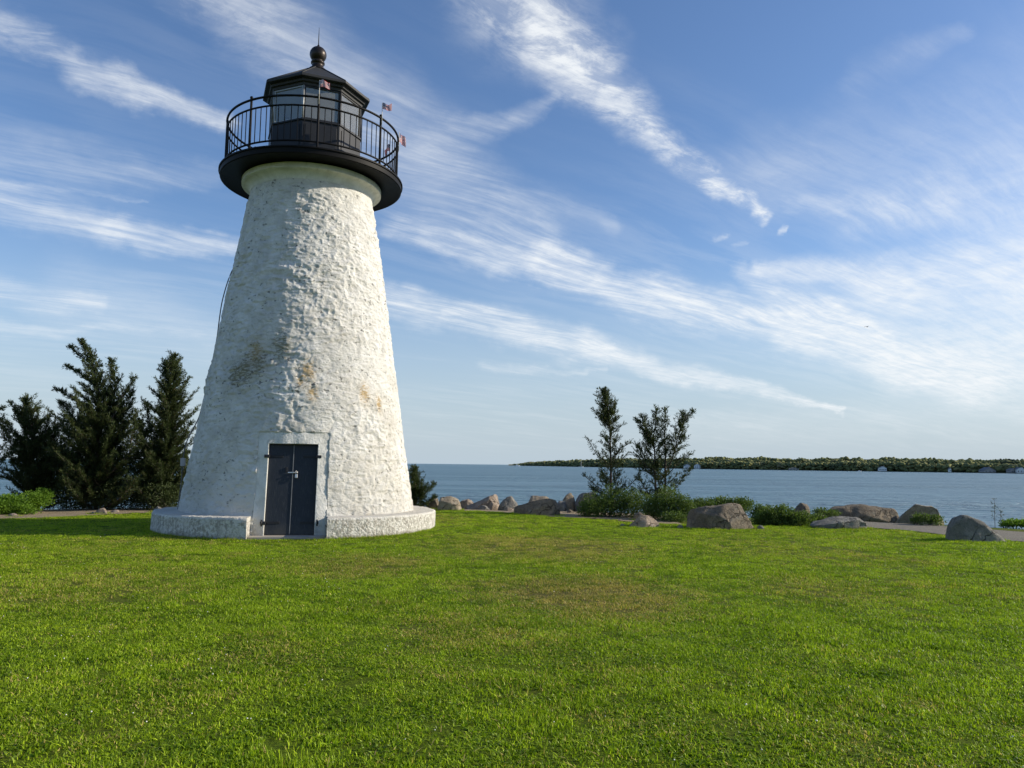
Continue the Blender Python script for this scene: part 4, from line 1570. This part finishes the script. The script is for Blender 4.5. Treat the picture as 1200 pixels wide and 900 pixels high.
def shrub(name, label, blobs, mt, seed, leaf=(.045, .075), n=5200, group=None, cat='bush', up=.5):
    """blobs: (px, py centre, Y, half width px, half height px)"""
    g = np.random.default_rng(seed)
    c0 = atY(blobs[0][0], blobs[0][1], blobs[0][2])
    root = empty(name, (c0[0], c0[1], float(zg(c0[0], c0[1])) - .02), label, cat, group)
    ro = np.array(root.location)
    PP, DD, TT = [], [], []
    stm = MB()
    tot = sum(b[3] * b[4] for b in blobs)
    for (x, y, Y, hw, hh) in blobs:
        c_ = atY(x, y, Y) - ro
        s = Y / F * 1.01
        ax = np.array([hw * s, hw * s * .85, hh * s])
        k = int(n * hw * hh / tot)
        u = g.normal(size=(k, 3))
        u /= np.linalg.norm(u, axis=1)[:, None]
        rad = g.random(k) ** .45
        lump = 1 + .62 * fbm(u * 1.9 + seed, seed, 3) + .25 * fbm(u * 6 + seed, seed + 5, 2)
        p = c_ + u * (rad * lump)[:, None] * ax
        ok = p[:, 2] > -.02
        PP.append(p[ok])
        DD.append(u[ok] * .7 + ZUP * up + g.normal(size=(ok.sum(), 3)) * .6)
        cl_ = fbm(p[ok] * 4.5, seed + 2, 2) * .5 + .5
        TT.append(np.clip(cl_ + g.normal(size=ok.sum()) * .18, 0, .92))
        for j in range(max(4, int(hw * hh / 40))):
            e = c_ + g.normal(size=3) * ax * .55
            e[2] = max(e[2], .1)
            b_ = np.array([c_[0] + g.normal() * ax[0] * .4, c_[1] + g.normal() * ax[1] * .3, 0])
            m_ = (b_ + e) / 2 + g.normal(size=3) * .04
            stm.tube([b_, m_, e], [.010, .008, .004], 4, False)
    stm.build('stem', m_bark, root)
    P_, D_ = np.concatenate(PP), np.concatenate(DD)
    k = len(P_)
    leaves('foliage', P_, D_, g.uniform(*leaf, k), g.uniform(leaf[0] * .55, leaf[1] * .6, k), mt, root, g, np.concatenate(TT))
    return root


GS = 'rose bushes along the shore'
shrub('rose_bush', 'dark rose bush at the foot of the slender sparse cedar', [(700, 594, 25.0, 22, 14), (722, 590, 25.2, 22, 18), (745, 592, 25.0, 20, 17), (688, 598, 25.2, 13, 9)], m_rose, 31, n=9500, group=GS)
shrub('rose_bush', 'sunny green rose bush behind the flat pink slab', [(784, 592, 24.2, 19, 20), (765, 596, 24.4, 13, 14), (803, 597, 24.0, 13, 15), (790, 607, 23.6, 16, 7)], m_rose, 32, n=9000, group=GS)
shrub('rose_bush', 'rose bush topping the very large brown boulder from behind', [(822, 594, 24.6, 17, 9), (846, 590, 24.8, 15, 7), (868, 592, 24.6, 15, 8), (893, 602, 24.0, 13, 9)], m_rose, 33, n=8500, group=GS)
shrub('rose_bush', 'low rose bush to the right of the very large brown boulder', [(911, 605, 22.8, 19, 12), (936, 609, 22.6, 17, 9), (894, 610, 22.9, 10, 9), (956, 609, 23.6, 12, 6)], m_rose, 34, n=9000, group=GS)
shrub('bright_bush', 'bright yellow green leafy bush at the left edge of the lawn', [(10, 590, 23.6, 20, 11), (38, 587, 24.2, 17, 11), (-4, 595, 23.2, 20, 10), (50, 580, 24.8, 10, 8), (26, 598, 23.4, 15, 7)], m_bright, 35, n=8500, leaf=(.05, .09))
shrub('scrub_bush', 'dull scrub bush under the broad windswept cedar', [(95, 580, 26.2, 36, 22), (135, 582, 26.2, 30, 22), (70, 568, 26.6, 28, 30), (110, 560, 26.8, 36, 26)], m_cedar, 36, n=17000)
shrub('scrub_bush', 'dull scrub bush under the dense conical cedar', [(165, 583, 26.4, 24, 20), (192, 583, 26.0, 24, 20), (210, 580, 26.6, 16, 20), (178, 565, 26.9, 28, 22)], m_cedar, 37, n=14000)
shrub('weed_clump', 'small green weeds growing at the foot of the blocky boulder', [(1082, 608, 23.4, 13, 6), (1096, 609, 23.3, 9, 6), (1072, 610, 23.5, 6, 4)], m_rose, 38, n=1500, leaf=(.04, .07), cat='weeds')
shrub('weed_clump', 'low green clump beyond the path at the right edge', [(1192, 614, 23.0, 18, 5), (1210, 614, 23.0, 16, 6), (1180, 616, 23.0, 8, 2.5)], m_bright, 39, n=2200, leaf=(.04, .09), cat='weeds', up=1.2)
shrub('weed_clump', 'thin weeds at the foot of the slab beyond the rose hedge', [(975, 602, 25.0, 10, 4), (962, 600, 25.0, 9, 5)], m_rose, 40, n=900, leaf=(.04, .07), cat='weeds')

# dry stalks by the wedge boulder
for (px, top, sdd, lab) in [(1166, 585, 1, 'tall dry weed stalk right of the nearest wedge boulder'), (1173, 596, 2, 'shorter bent weed stalk behind the nearest wedge boulder')]:
    g = np.random.default_rng(sdd)
    p0 = gnd(px, 617)
    p1 = atY(px + 1, top, p0[1])
    root = empty('weed_stalk', (p0[0], p0[1], float(zg(p0[0], p0[1])) - .01), lab, 'weed')
    h = p1[2] - root.location[2]
    b = MB()
    b.tube([(0, 0, 0), (.01, 0, h * .5), (.03, .01, h)], [.007, .006, .003], 5)
    b.build('stem', m_bark, root, True)
    k = 60
    z = g.uniform(.25, 1, k) * h
    u = g.normal(size=(k, 3))
    leaves('foliage', np.stack([.02 * z / h, 0 * z, z], -1) + u * .02, u + ZUP * .4, g.uniform(.05, .10, k), g.uniform(.012, .022, k), m_scrub, root, g)

# ------------------------------------------------------------------ far shore
m_far, t = mat('far_shore_earth')
setp(t, t.mix(t.noise(t.pos, .03, 4, .6), (.10, .12, .04), (.30, .27, .20)), .95, spec=.1)


def far_px(x):
    """distance of the far waterline for an image column"""
    return float(np.interp(x, [560, 603, 650, 700, 815, 1000, 1200, 1400], [3600, 3000, 2350, 1850, 1320, 1080, 940, 860]))


V, Q = [], []
cols = np.arange(596, 1500, 6.0)
for x in cols:
    Yd = far_px(x)
    for j, (dy_, z) in enumerate([(-14, -3.0), (0, -1.75), (25, -.2), (120, 2.0), (700, 4.0)]):
        p = atY(x, 545, Yd + dy_)
        V.append((p[0], p[1] + (rng.random() - .5) * 8, z))
for i in range(len(cols) - 1):
    for k in range(4):
        a = i * 5 + k
        Q.append((a, a + 5, a + 6, a + 1))
tag(mesh('far_shore', V, np.array(Q), m_far, smooth=True), 'low wooded shore across the harbour', None, None, 'structure')
# woodland: thousands of crowns of leaf clumps
m_wood, t = mat('spring_woodland')
at = t.new('ShaderNodeAttribute', attribute_name='tint')
n = t.noise(t.pos, .5, 3, .6)
c = t.ramp(at.outputs['Fac'], [(.0, (.045, .058, .038)), (.25, (.11, .125, .058)), (.5, (.155, .165, .068)), (.75, (.185, .185, .082)), (1, (.17, .145, .095))])
c = t.mix(n, t.vm('SCALE', c, scale=.9), t.vm('SCALE', c, scale=1.5))
setp(t, c, .9, spec=.05)
bm = bmesh.new()
bmesh.ops.create_icosphere(bm, subdivisions=1, radius=1)
SV = np.array([v.co[:] for v in bm.verts])
SF = np.array([[v.index for v in f.verts] for f in bm.faces])
bm.free()
VV, FF, TT = [], [], []
g = np.random.default_rng(99)
base_i = 0
for x in np.arange(604, 1480, .80):
    for row in range(4):
        Yd = far_px(x) + 16 + row * 24 + g.uniform(-9, 9) + (row == 3) * 60
        px_x = x + g.uniform(-1.8, 1.8)
        p = atY(px_x, 545, Yd)
        hmax = float(np.interp(x, [604, 620, 660, 720, 900, 1040, 1130, 1160, 1200], [4, 12, 16.5, 17.5, 17, 16.5, 14.5, 15, 14.5]))
        nz_ = .09 * float(vnoise(np.array([x * .045, 2.2 + row, 0.0]), 14)) + .13 * float(vnoise(np.array([x * .21, 5.2 + row * 3, 0.0]), 15)) + .10 * float(vnoise(np.array([x * .8, 9.2 + row * 3, 0.0]), 16))
        h = hmax * [.62, .85, .97, 1.03][row] * (1 + nz_)
        sp_ = float(vnoise(np.array([x * .07, row * .8, 0.0]), 4)) * .55 + float(vnoise(np.array([x * .33, row * 1.3, 2.0]), 5)) * .45
        base_t = .50 + .34 * sp_
        if 1172 < x < 1192 and row > 0:
            base_t, h = g.uniform(.0, .12), h * 1.08
        if x < 720:
            base_t = base_t - .12 + .35 * (g.random() < .25)
        for q2 in range(int(3 + h * (.34 if row == 0 else .26))):
            r = g.uniform(1.1, 3.1) * (1.0 if x > 720 else 1.35)
            z = g.uniform(.02, 1.0) ** (.8 if row == 0 else .55) * h - r * .5
            P_ = SV * (1 + .28 * g.normal(size=(len(SV), 1))) * np.array([r * 1.25, r * 1.1, r * .85]) + np.array([p[0] + g.normal() * 3.2, p[1] + g.normal() * 3.0, max(z, .2)])
            VV.append(P_)
            FF.append(SF + base_i)
            base_i += len(SV)
            TT.append(np.full(len(SF), np.clip(base_t + g.normal() * .13, 0, 1)) + g.normal(size=len(SF)) * .05)
fw_ = mesh('far_woodland', np.concatenate(VV), np.concatenate(FF), m_wood)
set_tint(fw_, np.clip(np.concatenate(TT), 0, 1))
tag(fw_, 'spring green woodland along the far shore', None, None, 'stuff')

m_hw = simple('white_clapboard', (.75, .75, .73), .7, 0, .06, .5)
m_hg = simple('weathered_shingle', (.30, .28, .26), .8, 0, .1, .5)
m_hr = simple('grey_roof_shingle', (.17, .17, .18), .8, 0, .15, .5)
m_hwin = simple('dark_window_glass', (.03, .04, .05), .2, 0, .1, 1)


def house(px, py, Yd, W, D_, H, RH, wall, label, nwin=3, rot_=0.0):
    p = atY(px, py, Yd)
    W, D_, H, RH = W * .82, D_ * .82, H * .8, RH * .85
    root = empty('house', (p[0], p[1], -1.2), label, 'house', 'houses on the far shore')
    root.rotation_euler = (0, 0, rot_)
    b = MB()
    b.abox(-W / 2, W / 2, -D_ / 2, D_ / 2, 0, H)
    b.add([(-W / 2, -D_ / 2, H), (W / 2, -D_ / 2, H), (0, -D_ / 2, H + RH), (-W / 2, D_ / 2, H), (W / 2, D_ / 2, H), (0, D_ / 2, H + RH)], [(0, 1, 2), (3, 5, 4)])
    b.build('wall', wall, root)
    b = MB()
    for s in (-1, 1):
        n_ = np.array([s * RH, 0, W / 2])
        n_ = n_ / np.linalg.norm(n_) * .25
        e0, e1 = np.array([s * (W / 2 + .5), 0, H - .5 * RH / (W / 2)]), np.array([0, 0, H + RH])
        V = [e + np.array([0, y_, 0]) + k * n_ for k in (.05, 1) for e in (e0, e1) for y_ in (-D_ / 2 - .5, D_ / 2 + .5)]
        b.add(V, [(0, 1, 3, 2), (4, 6, 7, 5), (0, 2, 6, 4), (1, 5, 7, 3), (0, 4, 5, 1), (2, 3, 7, 6)])
    rf_ = b.build('roof', m_hr, root)
    b = MB()
    b.abox(W * .18, W * .18 + 1.0, 0, 1.0, H + RH * .45, H + RH + 1.0)
    b.build('chimney', m_hg, rf_)
    for i in range(nwin):
        for zf in ((.25,) if H < 4.5 else (.2, .65)):
            xw = -W / 2 + W * (i + .5) / nwin
            b = MB()
            b.abox(xw - .55, xw + .55, -D_ / 2 - .08, -D_ / 2 + .02, H * zf, H * zf + 1.5)
            b.build('window', m_hwin, root)
    return root


house(805, 549, 1335, 11, 9, 5.5, 3.2, m_hw, 'white gabled house leftmost of the cluster seen right of the two stemmed cedar', 3, .1)
house(817, 549, 1310, 12, 10, 6.5, 3.0, m_hw, 'larger white house in the middle of the waterfront cluster', 3, -.2)
house(828, 549, 1325, 14, 10, 5.5, 3.0, m_hg, 'grey shingled house at the right end of the waterfront cluster', 4, .15)
house(1034, 552, 1052, 11.5, 10, 5.2, 2.6, m_hw, 'tall white waterfront house alone below the bright woodland', 4, -.25)
house(1157, 555, 965, 19, 12, 3.0, 4.6, m_hg, 'grey house with a broad low gable near the right end of the far shore', 3, .1)
house(1195, 554, 948, 13, 10, 5.5, 3.5, m_hw, 'white house by the dark pines at the right end of the far shore', 3, -.1)
house(1186, 555, 952, 12, 9, 4.0, 2.6, m_hg, 'low dark shingled house beside the white one at the right end', 3, .2)
house(930, 551, 1120, 16, 6, 2.2, 1.6, m_hg, 'long low boathouse on a pale beach of the far shore', 3, 0)
house(1113, 553.5, 985, 3.2, 3.0, 4.6, 1.6, m_hw, 'tiny narrow white shed standing on the far waterline', 1, 0)

m_boat = simple('white_gelcoat', (.80, .80, .79), .3, 0, .05, .5)


def boat(px, Yd, Lb, label, mast=0.0, cabin=True):
    p = atY(px, 546, Yd)
    root = empty('moored_boat', (p[0], p[1], WATER_Z), label, 'boat', 'boats near the far shore')
    V, Q = [], []
    ns = 14
    for i in range(ns + 1):
        u = i / ns
        x = (u - .5) * Lb
        bw = Lb * .15 * (1 - max(0, (u - .45) / .55) ** 2.2)
        sh = Lb * (.10 + .05 * u * u)
        V += [(x, -bw, sh), (x * .97, -bw * .75, -.2), (x * .97, bw * .75, -.2), (x, bw, sh)]
    for i in range(ns):
        for k in range(4):
            a = i * 4
            Q.append((a + k, a + 4 + k, a + 4 + (k + 1) % 4, a + (k + 1) % 4))
    Q.append((0, 1, 2, 3))
    b = MB()
    b.add(V, Q)
    b.build('hull', m_boat, root, bevel=.03)
    if cabin:
        b = MB()
        b.add([(-.2 * Lb, -.09 * Lb, .1 * Lb), (.18 * Lb, -.09 * Lb, .1 * Lb), (.18 * Lb, .09 * Lb, .1 * Lb), (-.2 * Lb, .09 * Lb, .1 * Lb),
               (-.2 * Lb, -.08 * Lb, .24 * Lb), (.10 * Lb, -.08 * Lb, .24 * Lb), (.10 * Lb, .08 * Lb, .24 * Lb), (-.2 * Lb, .08 * Lb, .24 * Lb)],
              [(3, 2, 1, 0), (4, 5, 6, 7), (0, 1, 5, 4), (1, 2, 6, 5), (2, 3, 7, 6), (3, 0, 4, 7)])
        b.build('cabin', m_boat, root, bevel=.05)
    if mast:
        b = MB()
        b.tube([(0, 0, .1 * Lb), (0, 0, mast)], .28, 6)
        b.build('mast', m_boat, root)
    return root


boat(606, 2300, 17, 'white motor boat off the wooded point at the left end of the far shore')
boat(681, 1700, 11, 'moored sailing boat with a bare mast left of the slender sparse cedar', 15.5, False)
boat(1007, 1040, 5.5, 'small white boat off the middle of the far shore')

# a bird high in the clouds
p = atY(1016, 383, 120)
g = np.array([math.cos(.5), math.sin(.5), 0])
V = [(-.28, 0, 0), (0, .10, .05), (.30, 0, 0), (0, -.09, -.03), (0, 0, .07), (0, 0, -.07)]
b = MB()
n_ = 10
for i in range(n_):
    pass
b.lathe([(.0, -.30), (.045, -.22), (.075, 0), (.055, .16), (.03, .24), (.0, .30)], (0, 0), 10, closed=False)
bird_b = MB()
bird_b.add([(v[2], v[0], v[1]) for v in b.V], b.Fc)
for s in (-1, 1):
    w3 = [(.10, s * .05, .02), (-.10, s * .05, .02), (-.06, s * .38, .16), (.08, s * .38, .17), (-.12, s * .78, .05), (-.02, s * .78, .06)]
    bird_b.add(w3 + [(v[0], v[1], v[2] - .015) for v in w3], [(0, 1, 2, 3), (3, 2, 4, 5), (6, 9, 8, 7), (9, 11, 10, 8), (0, 3, 9, 6), (1, 7, 8, 2), (3, 5, 11, 9), (2, 8, 10, 4), (5, 4, 10, 11)])
bird_b.add([(-.26, -.03, 0), (-.26, .03, 0), (-.44, .09, .01), (-.44, -.09, .01), (-.26, -.03, -.012), (-.26, .03, -.012), (-.44, .09, -.002), (-.44, -.09, -.002)], [(0, 1, 2, 3), (7, 6, 5, 4), (0, 3, 7, 4), (1, 5, 6, 2), (2, 6, 7, 3)])
bird = bird_b.build('bird', simple('dark_feathers', (.04, .04, .045), .8), None, True)
bird.location = tuple(p)
bird.scale = (.7, .7, .7)
bird.rotation_euler = (0, .1, .4)
tag(bird, 'small dark bird gliding high in front of the white cloud', 'bird')

# ------------------------------------------------------------------ grass
m_grass, t = mat('grass_blades')
dry, a_, b_ = lawn_tint(t, t.pos)
rnd = t.new('ShaderNodeObjectInfo').outputs['Random']
at = t.new('ShaderNodeAttribute', attribute_name='tint')
tf = at.outputs['Fac']
k = t.math('ADD', t.math('MULTIPLY', a_, .45), t.math('ADD', t.math('MULTIPLY', rnd, .35), t.math('MULTIPLY', tf, .35)), clamp=True)
c = t.mix(k, LUSH, MIDG)
deadk = t.math('GREATER_THAN', t.math('ADD', tf, t.math('MULTIPLY', dry, .72)), .98)
c = t.mix(t.math('MULTIPLY', deadk, .85), c, DRY)
c = t.mix(t.math('MULTIPLY', t.math('MULTIPLY', dry, dry), .6), c, DRY)
c = t.vm('SCALE', c, scale=t.math('MULTIPLY', t.math('MULTIPLY', t.math('MULTIPLY_ADD', rnd, .50, .77), t.math('MULTIPLY_ADD', t.math('MAXIMUM', tf, 0.0), 1.0, .52)), t.math('MULTIPLY_ADD', t.math('MINIMUM', tf, 0.0), -1.5, 1.0)))
setp(t, c, .45, spec=.24)
tl = t.new('ShaderNodeBsdfTranslucent')
t.put(tl.inputs['Color'], t.vm('MULTIPLY', c, (1.15, 1.25, .55)))
mx = t.new('ShaderNodeMixShader')
mx.inputs[0].default_value = .38
t.l.new(t.p.outputs[0], mx.inputs[1])
t.l.new(tl.outputs[0], mx.inputs[2])
t.l.new(mx.outputs[0], t.out.inputs['Surface'])

tuft_col = bpy.data.collections.new('grass_tufts')


def tuft(seed, nb, rad, hmin, hmax, wmin, wmax, lean):
    g = np.random.default_rng(seed)
    V, Fq, Ft, T = [], [], [], []
    V = []
    faces = []
    for i in range(nb):
        r = rad * math.sqrt(g.random())
        a = g.random() * 6.283
        p = np.array([r * math.cos(a), r * math.sin(a), -.005])
        h = g.uniform(hmin, hmax)
        w_ = g.uniform(wmin, wmax)
        az_ = g.random() * 6.283
        ld = np.array([math.cos(az_), math.sin(az_), 0]) * h * abs(g.normal(0, lean))
        az2 = az_ + math.pi / 2 + g.normal() * .6
        s = np.array([math.cos(az2), math.sin(az2), 0]) * w_ / 2
        m = p + ZUP * h * .55 + ld * .35
        e = p + ZUP * h * .95 + ld
        k = len(V)
        V += [p - s, p + s, m + s * .85, m - s * .85, e]
        tn = g.random()
        faces += [(k, k + 1, k + 2, k + 3), (k + 3, k + 2, k + 4)]
        T += [tn, tn]
    me = bpy.data.meshes.new('grass_tuft')
    me.from_pydata([tuple(v) for v in V], [], faces)
    me.update()
    me.materials.append(m_grass)
    o = bpy.data.objects.new('grass_tuft', me)
    tuft_col.objects.link(o)
    set_tint(o, T)
    return o


for k in range(7):
    tuft(200 + k, 66, .110, .010, .036, .0045, .0100, 1.0)
tuft(220, 30, .10, .025, .06, .003, .006, .6)
# broad-leaf clover patch
clo = tuft(230, 56, .11, .012, .030, .012, .020, 1.5)
ta = clo.data.attributes['tint']
for q_ in ta.data:
    q_.value = -.1 - .35 * q_.value          # clover: darker, bluer leaf than the grass


def scatter(n, x0, x1, y0, y1, rg):
    return rg.uniform(x0, x1, n), rg.uniform(y0, y1, n)


gg = np.random.default_rng(5)
pts_, scl = [], []
for (y0, y1, dn, sc0) in [(2.6, 9.0, 128, 1.0), (9.0, 15.0, 85, 1.0), (15.0, 23.0, 52, 1.15), (23.0, 30.5, 36, 1.25)]:
    xl, xr = -(y1 * .70 + 2.0), (y1 * .70 + 2.0)
    xr = min(xr, 19)
    n = int((xr - xl) * (y1 - y0) * dn)
    x, y = scatter(n, xl, xr, y0, y1, gg)
    e = np.array(edge(x))
    wv = .16 * vnoise(np.stack([x * 1.7, 0 * x + 3.1, 0 * x], -1), 5) + .10 * vnoise(np.stack([x * 6, 0 * x + 9.1, 0 * x], -1), 6)
    prob = np.clip((e + wv + .30 - y) / .6, 0, 1)
    ok = gg.random(n) < prob
    d_ = np.hypot(x - AX[0], y - AX[1])
    ok &= d_ > 3.44
    # keep the doorstep clear
    ll = (x - AX[0]) * dL[0] + (y - AX[1]) * dL[1]
    ok &= ~((np.abs(ll) < .84) & (d_ < 3.12))
    x, y = x[ok], y[ok]
    hn = fbm(np.stack([x * .9, y * .9, 0 * x], -1), 21, 3)
    hn2 = fbm(np.stack([x * 3.5, y * 3.5, 0 * x], -1), 25, 2)
    s = sc0 * (1 + .42 * hn + .42 * hn2) * gg.uniform(.75, 1.25, len(x))
    pts_.append(np.stack([x, y, zg(x, y)], -1))
    scl.append(s)
n_reg = sum(len(p) for p in pts_)
ex, ey, es = [], [], []
for k in range(900):
    g_ = gg.uniform(0, 6.283)
    r_ = 3.46 + abs(gg.normal()) * .05
    x, y = r_ * math.cos(g_), r_ * math.sin(g_)
    if abs(x * dL[0] + y * dL[1]) < .86 and x * dN[0] + y * dN[1] > 0:
        if gg.random() < .8:
            continue
    ex.append(AX[0] + x); ey.append(AX[1] + y); es.append(gg.uniform(.7, 1.7))
for (bx, by, ra, rb) in ROCKS:
    if by > float(edge(bx)) + 1.2:
        continue
    for k in range(int(60 * (ra + rb))):
        g_ = gg.uniform(0, 6.283)
        f_ = 1.0 + abs(gg.normal()) * .10
        ex.append(bx + ra * f_ * math.cos(g_)); ey.append(by + rb * f_ * math.sin(g_)); es.append(gg.uniform(.8, 2.0))
ex, ey = np.array(ex), np.array(ey)
pts_.append(np.stack([ex, ey, zg(ex, ey)], -1))
scl.append(np.array(es))
pts_ = np.concatenate(pts_)
scl = np.concatenate(scl)
me = bpy.data.meshes.new('grass')
me.vertices.add(len(pts_))
me.vertices.foreach_set('co', pts_.astype(np.float32).ravel())
me.update()
a = me.attributes.new('scl', 'FLOAT', 'POINT')
a.data.foreach_set('value', scl.astype(np.float32))
a = me.attributes.new('yaw', 'FLOAT', 'POINT')
a.data.foreach_set('value', gg.uniform(0, 6.283, len(pts_)).astype(np.float32))
a = me.attributes.new('pick', 'INT', 'POINT')
pk = gg.integers(0, 7, len(pts_))
pp = vnoise(np.stack([pts_[:, 0] * 2.1, pts_[:, 1] * 2.1, 0 * pts_[:, 0]], -1), 33)
pk = np.where((pp > -.1) & (gg.random(len(pts_)) < .42), 8, pk)
pk = np.where(gg.random(len(pts_)) < .05, 7, pk)
pk[n_reg:] = np.where(gg.random(len(pts_) - n_reg) < .7, 7, pk[n_reg:])
a.data.foreach_set('value', pk.astype(np.int32))
grass = link('grass', me)
tag(grass, 'short mown green grass with clover covering the lawn', None, None, 'stuff')
ng = bpy.data.node_groups.new('grass_scatter', 'GeometryNodeTree')
ng.interface.new_socket('Geometry', in_out='INPUT', socket_type='NodeSocketGeometry')
ng.interface.new_socket('Geometry', in_out='OUTPUT', socket_type='NodeSocketGeometry')
G = NT(ng)
gi = G.new('NodeGroupInput')
go = G.new('NodeGroupOutput')
ci = G.new('GeometryNodeCollectionInfo')
ci.inputs['Collection'].default_value = tuft_col
ci.inputs['Separate Children'].default_value = True
ci.inputs['Reset Children'].default_value = True
m2p = G.new('GeometryNodeMeshToPoints')
iop = G.new('GeometryNodeInstanceOnPoints')
G.l.new(gi.outputs[0], m2p.inputs[0])
G.l.new(m2p.outputs[0], iop.inputs['Points'])
G.l.new(ci.outputs[0], iop.inputs['Instance'])
iop.inputs['Pick Instance'].default_value = True


def named(nm, typ):
    n = G.new('GeometryNodeInputNamedAttribute', data_type=typ)
    n.inputs['Name'].default_value = nm
    return n.outputs['Attribute']


G.l.new(named('pick', 'INT'), iop.inputs['Instance Index'])
G.l.new(G.comb(0.0, 0.0, named('yaw', 'FLOAT')), iop.inputs['Rotation'])
sx = named('scl', 'FLOAT')
G.l.new(G.comb(1.0, 1.0, sx), iop.inputs['Scale'])
G.l.new(iop.outputs[0], go.inputs[0])
md = grass.modifiers.new('scatter', 'NODES')
md.node_group = ng

# white clover heads and pale bits in the turf
m_clov = simple('clover_white', (.72, .70, .62), .7, 0, .1, 9)
bm = bmesh.new()
bmesh.ops.create_icosphere(bm, subdivisions=1, radius=1)
SV = np.array([v.co[:] for v in bm.verts]); SF = np.array([[v.index for v in f.verts] for f in bm.faces]); bm.free()
VV, FF = [], []
n = 330
y = gg.uniform(3.8, 17, n)
x = gg.uniform(-1, 1, n) * (y * .68)
ok = (np.hypot(x - AX[0], y - AX[1]) > 3.6) & (y < edge(x) - .3) & (fbm(np.stack([x * .5, y * .5, 0 * x], -1), 44, 2) > -.15)
for i, (a_x, a_y) in enumerate(zip(x[ok], y[ok])):
    r = gg.uniform(.003, .006)
    P_ = SV * r * (1 + .3 * gg.normal(size=(len(SV), 1))) + np.array([a_x, a_y, float(zg(a_x, a_y)) + gg.uniform(.03, .05)])
    VV.append(P_); FF.append(SF + i * len(SV))
tag(mesh('clover_flowers', np.concatenate(VV), np.concatenate(FF), m_clov), 'tiny white clover heads scattered in the lawn', None, None, 'stuff')

# ------------------------------------------------------------------ render settings
vs = scene.view_settings
scene.display_settings.display_device = 'sRGB'
vs.view_transform = 'Standard'
vs.look = 'None'
vs.exposure = 0.16
vs.gamma = 1.0
vs.use_curve_mapping = False
scene.render.engine = 'CYCLES'
cy = scene.cycles
cy.max_bounces = 8
cy.diffuse_bounces = 3
cy.glossy_bounces = 3
cy.transmission_bounces = 4
cy.transparent_max_bounces = 12
cy.caustics_reflective = False
cy.caustics_refractive = False
cy.sample_clamp_indirect = 6
cy.use_denoising = True
try:
    cy.denoiser = 'OPENIMAGEDENOISE'
    cy.denoising_input_passes = 'RGB_ALBEDO_NORMAL'
except Exception:
    pass
cy.use_adaptive_sampling = True
cy.adaptive_threshold = .01
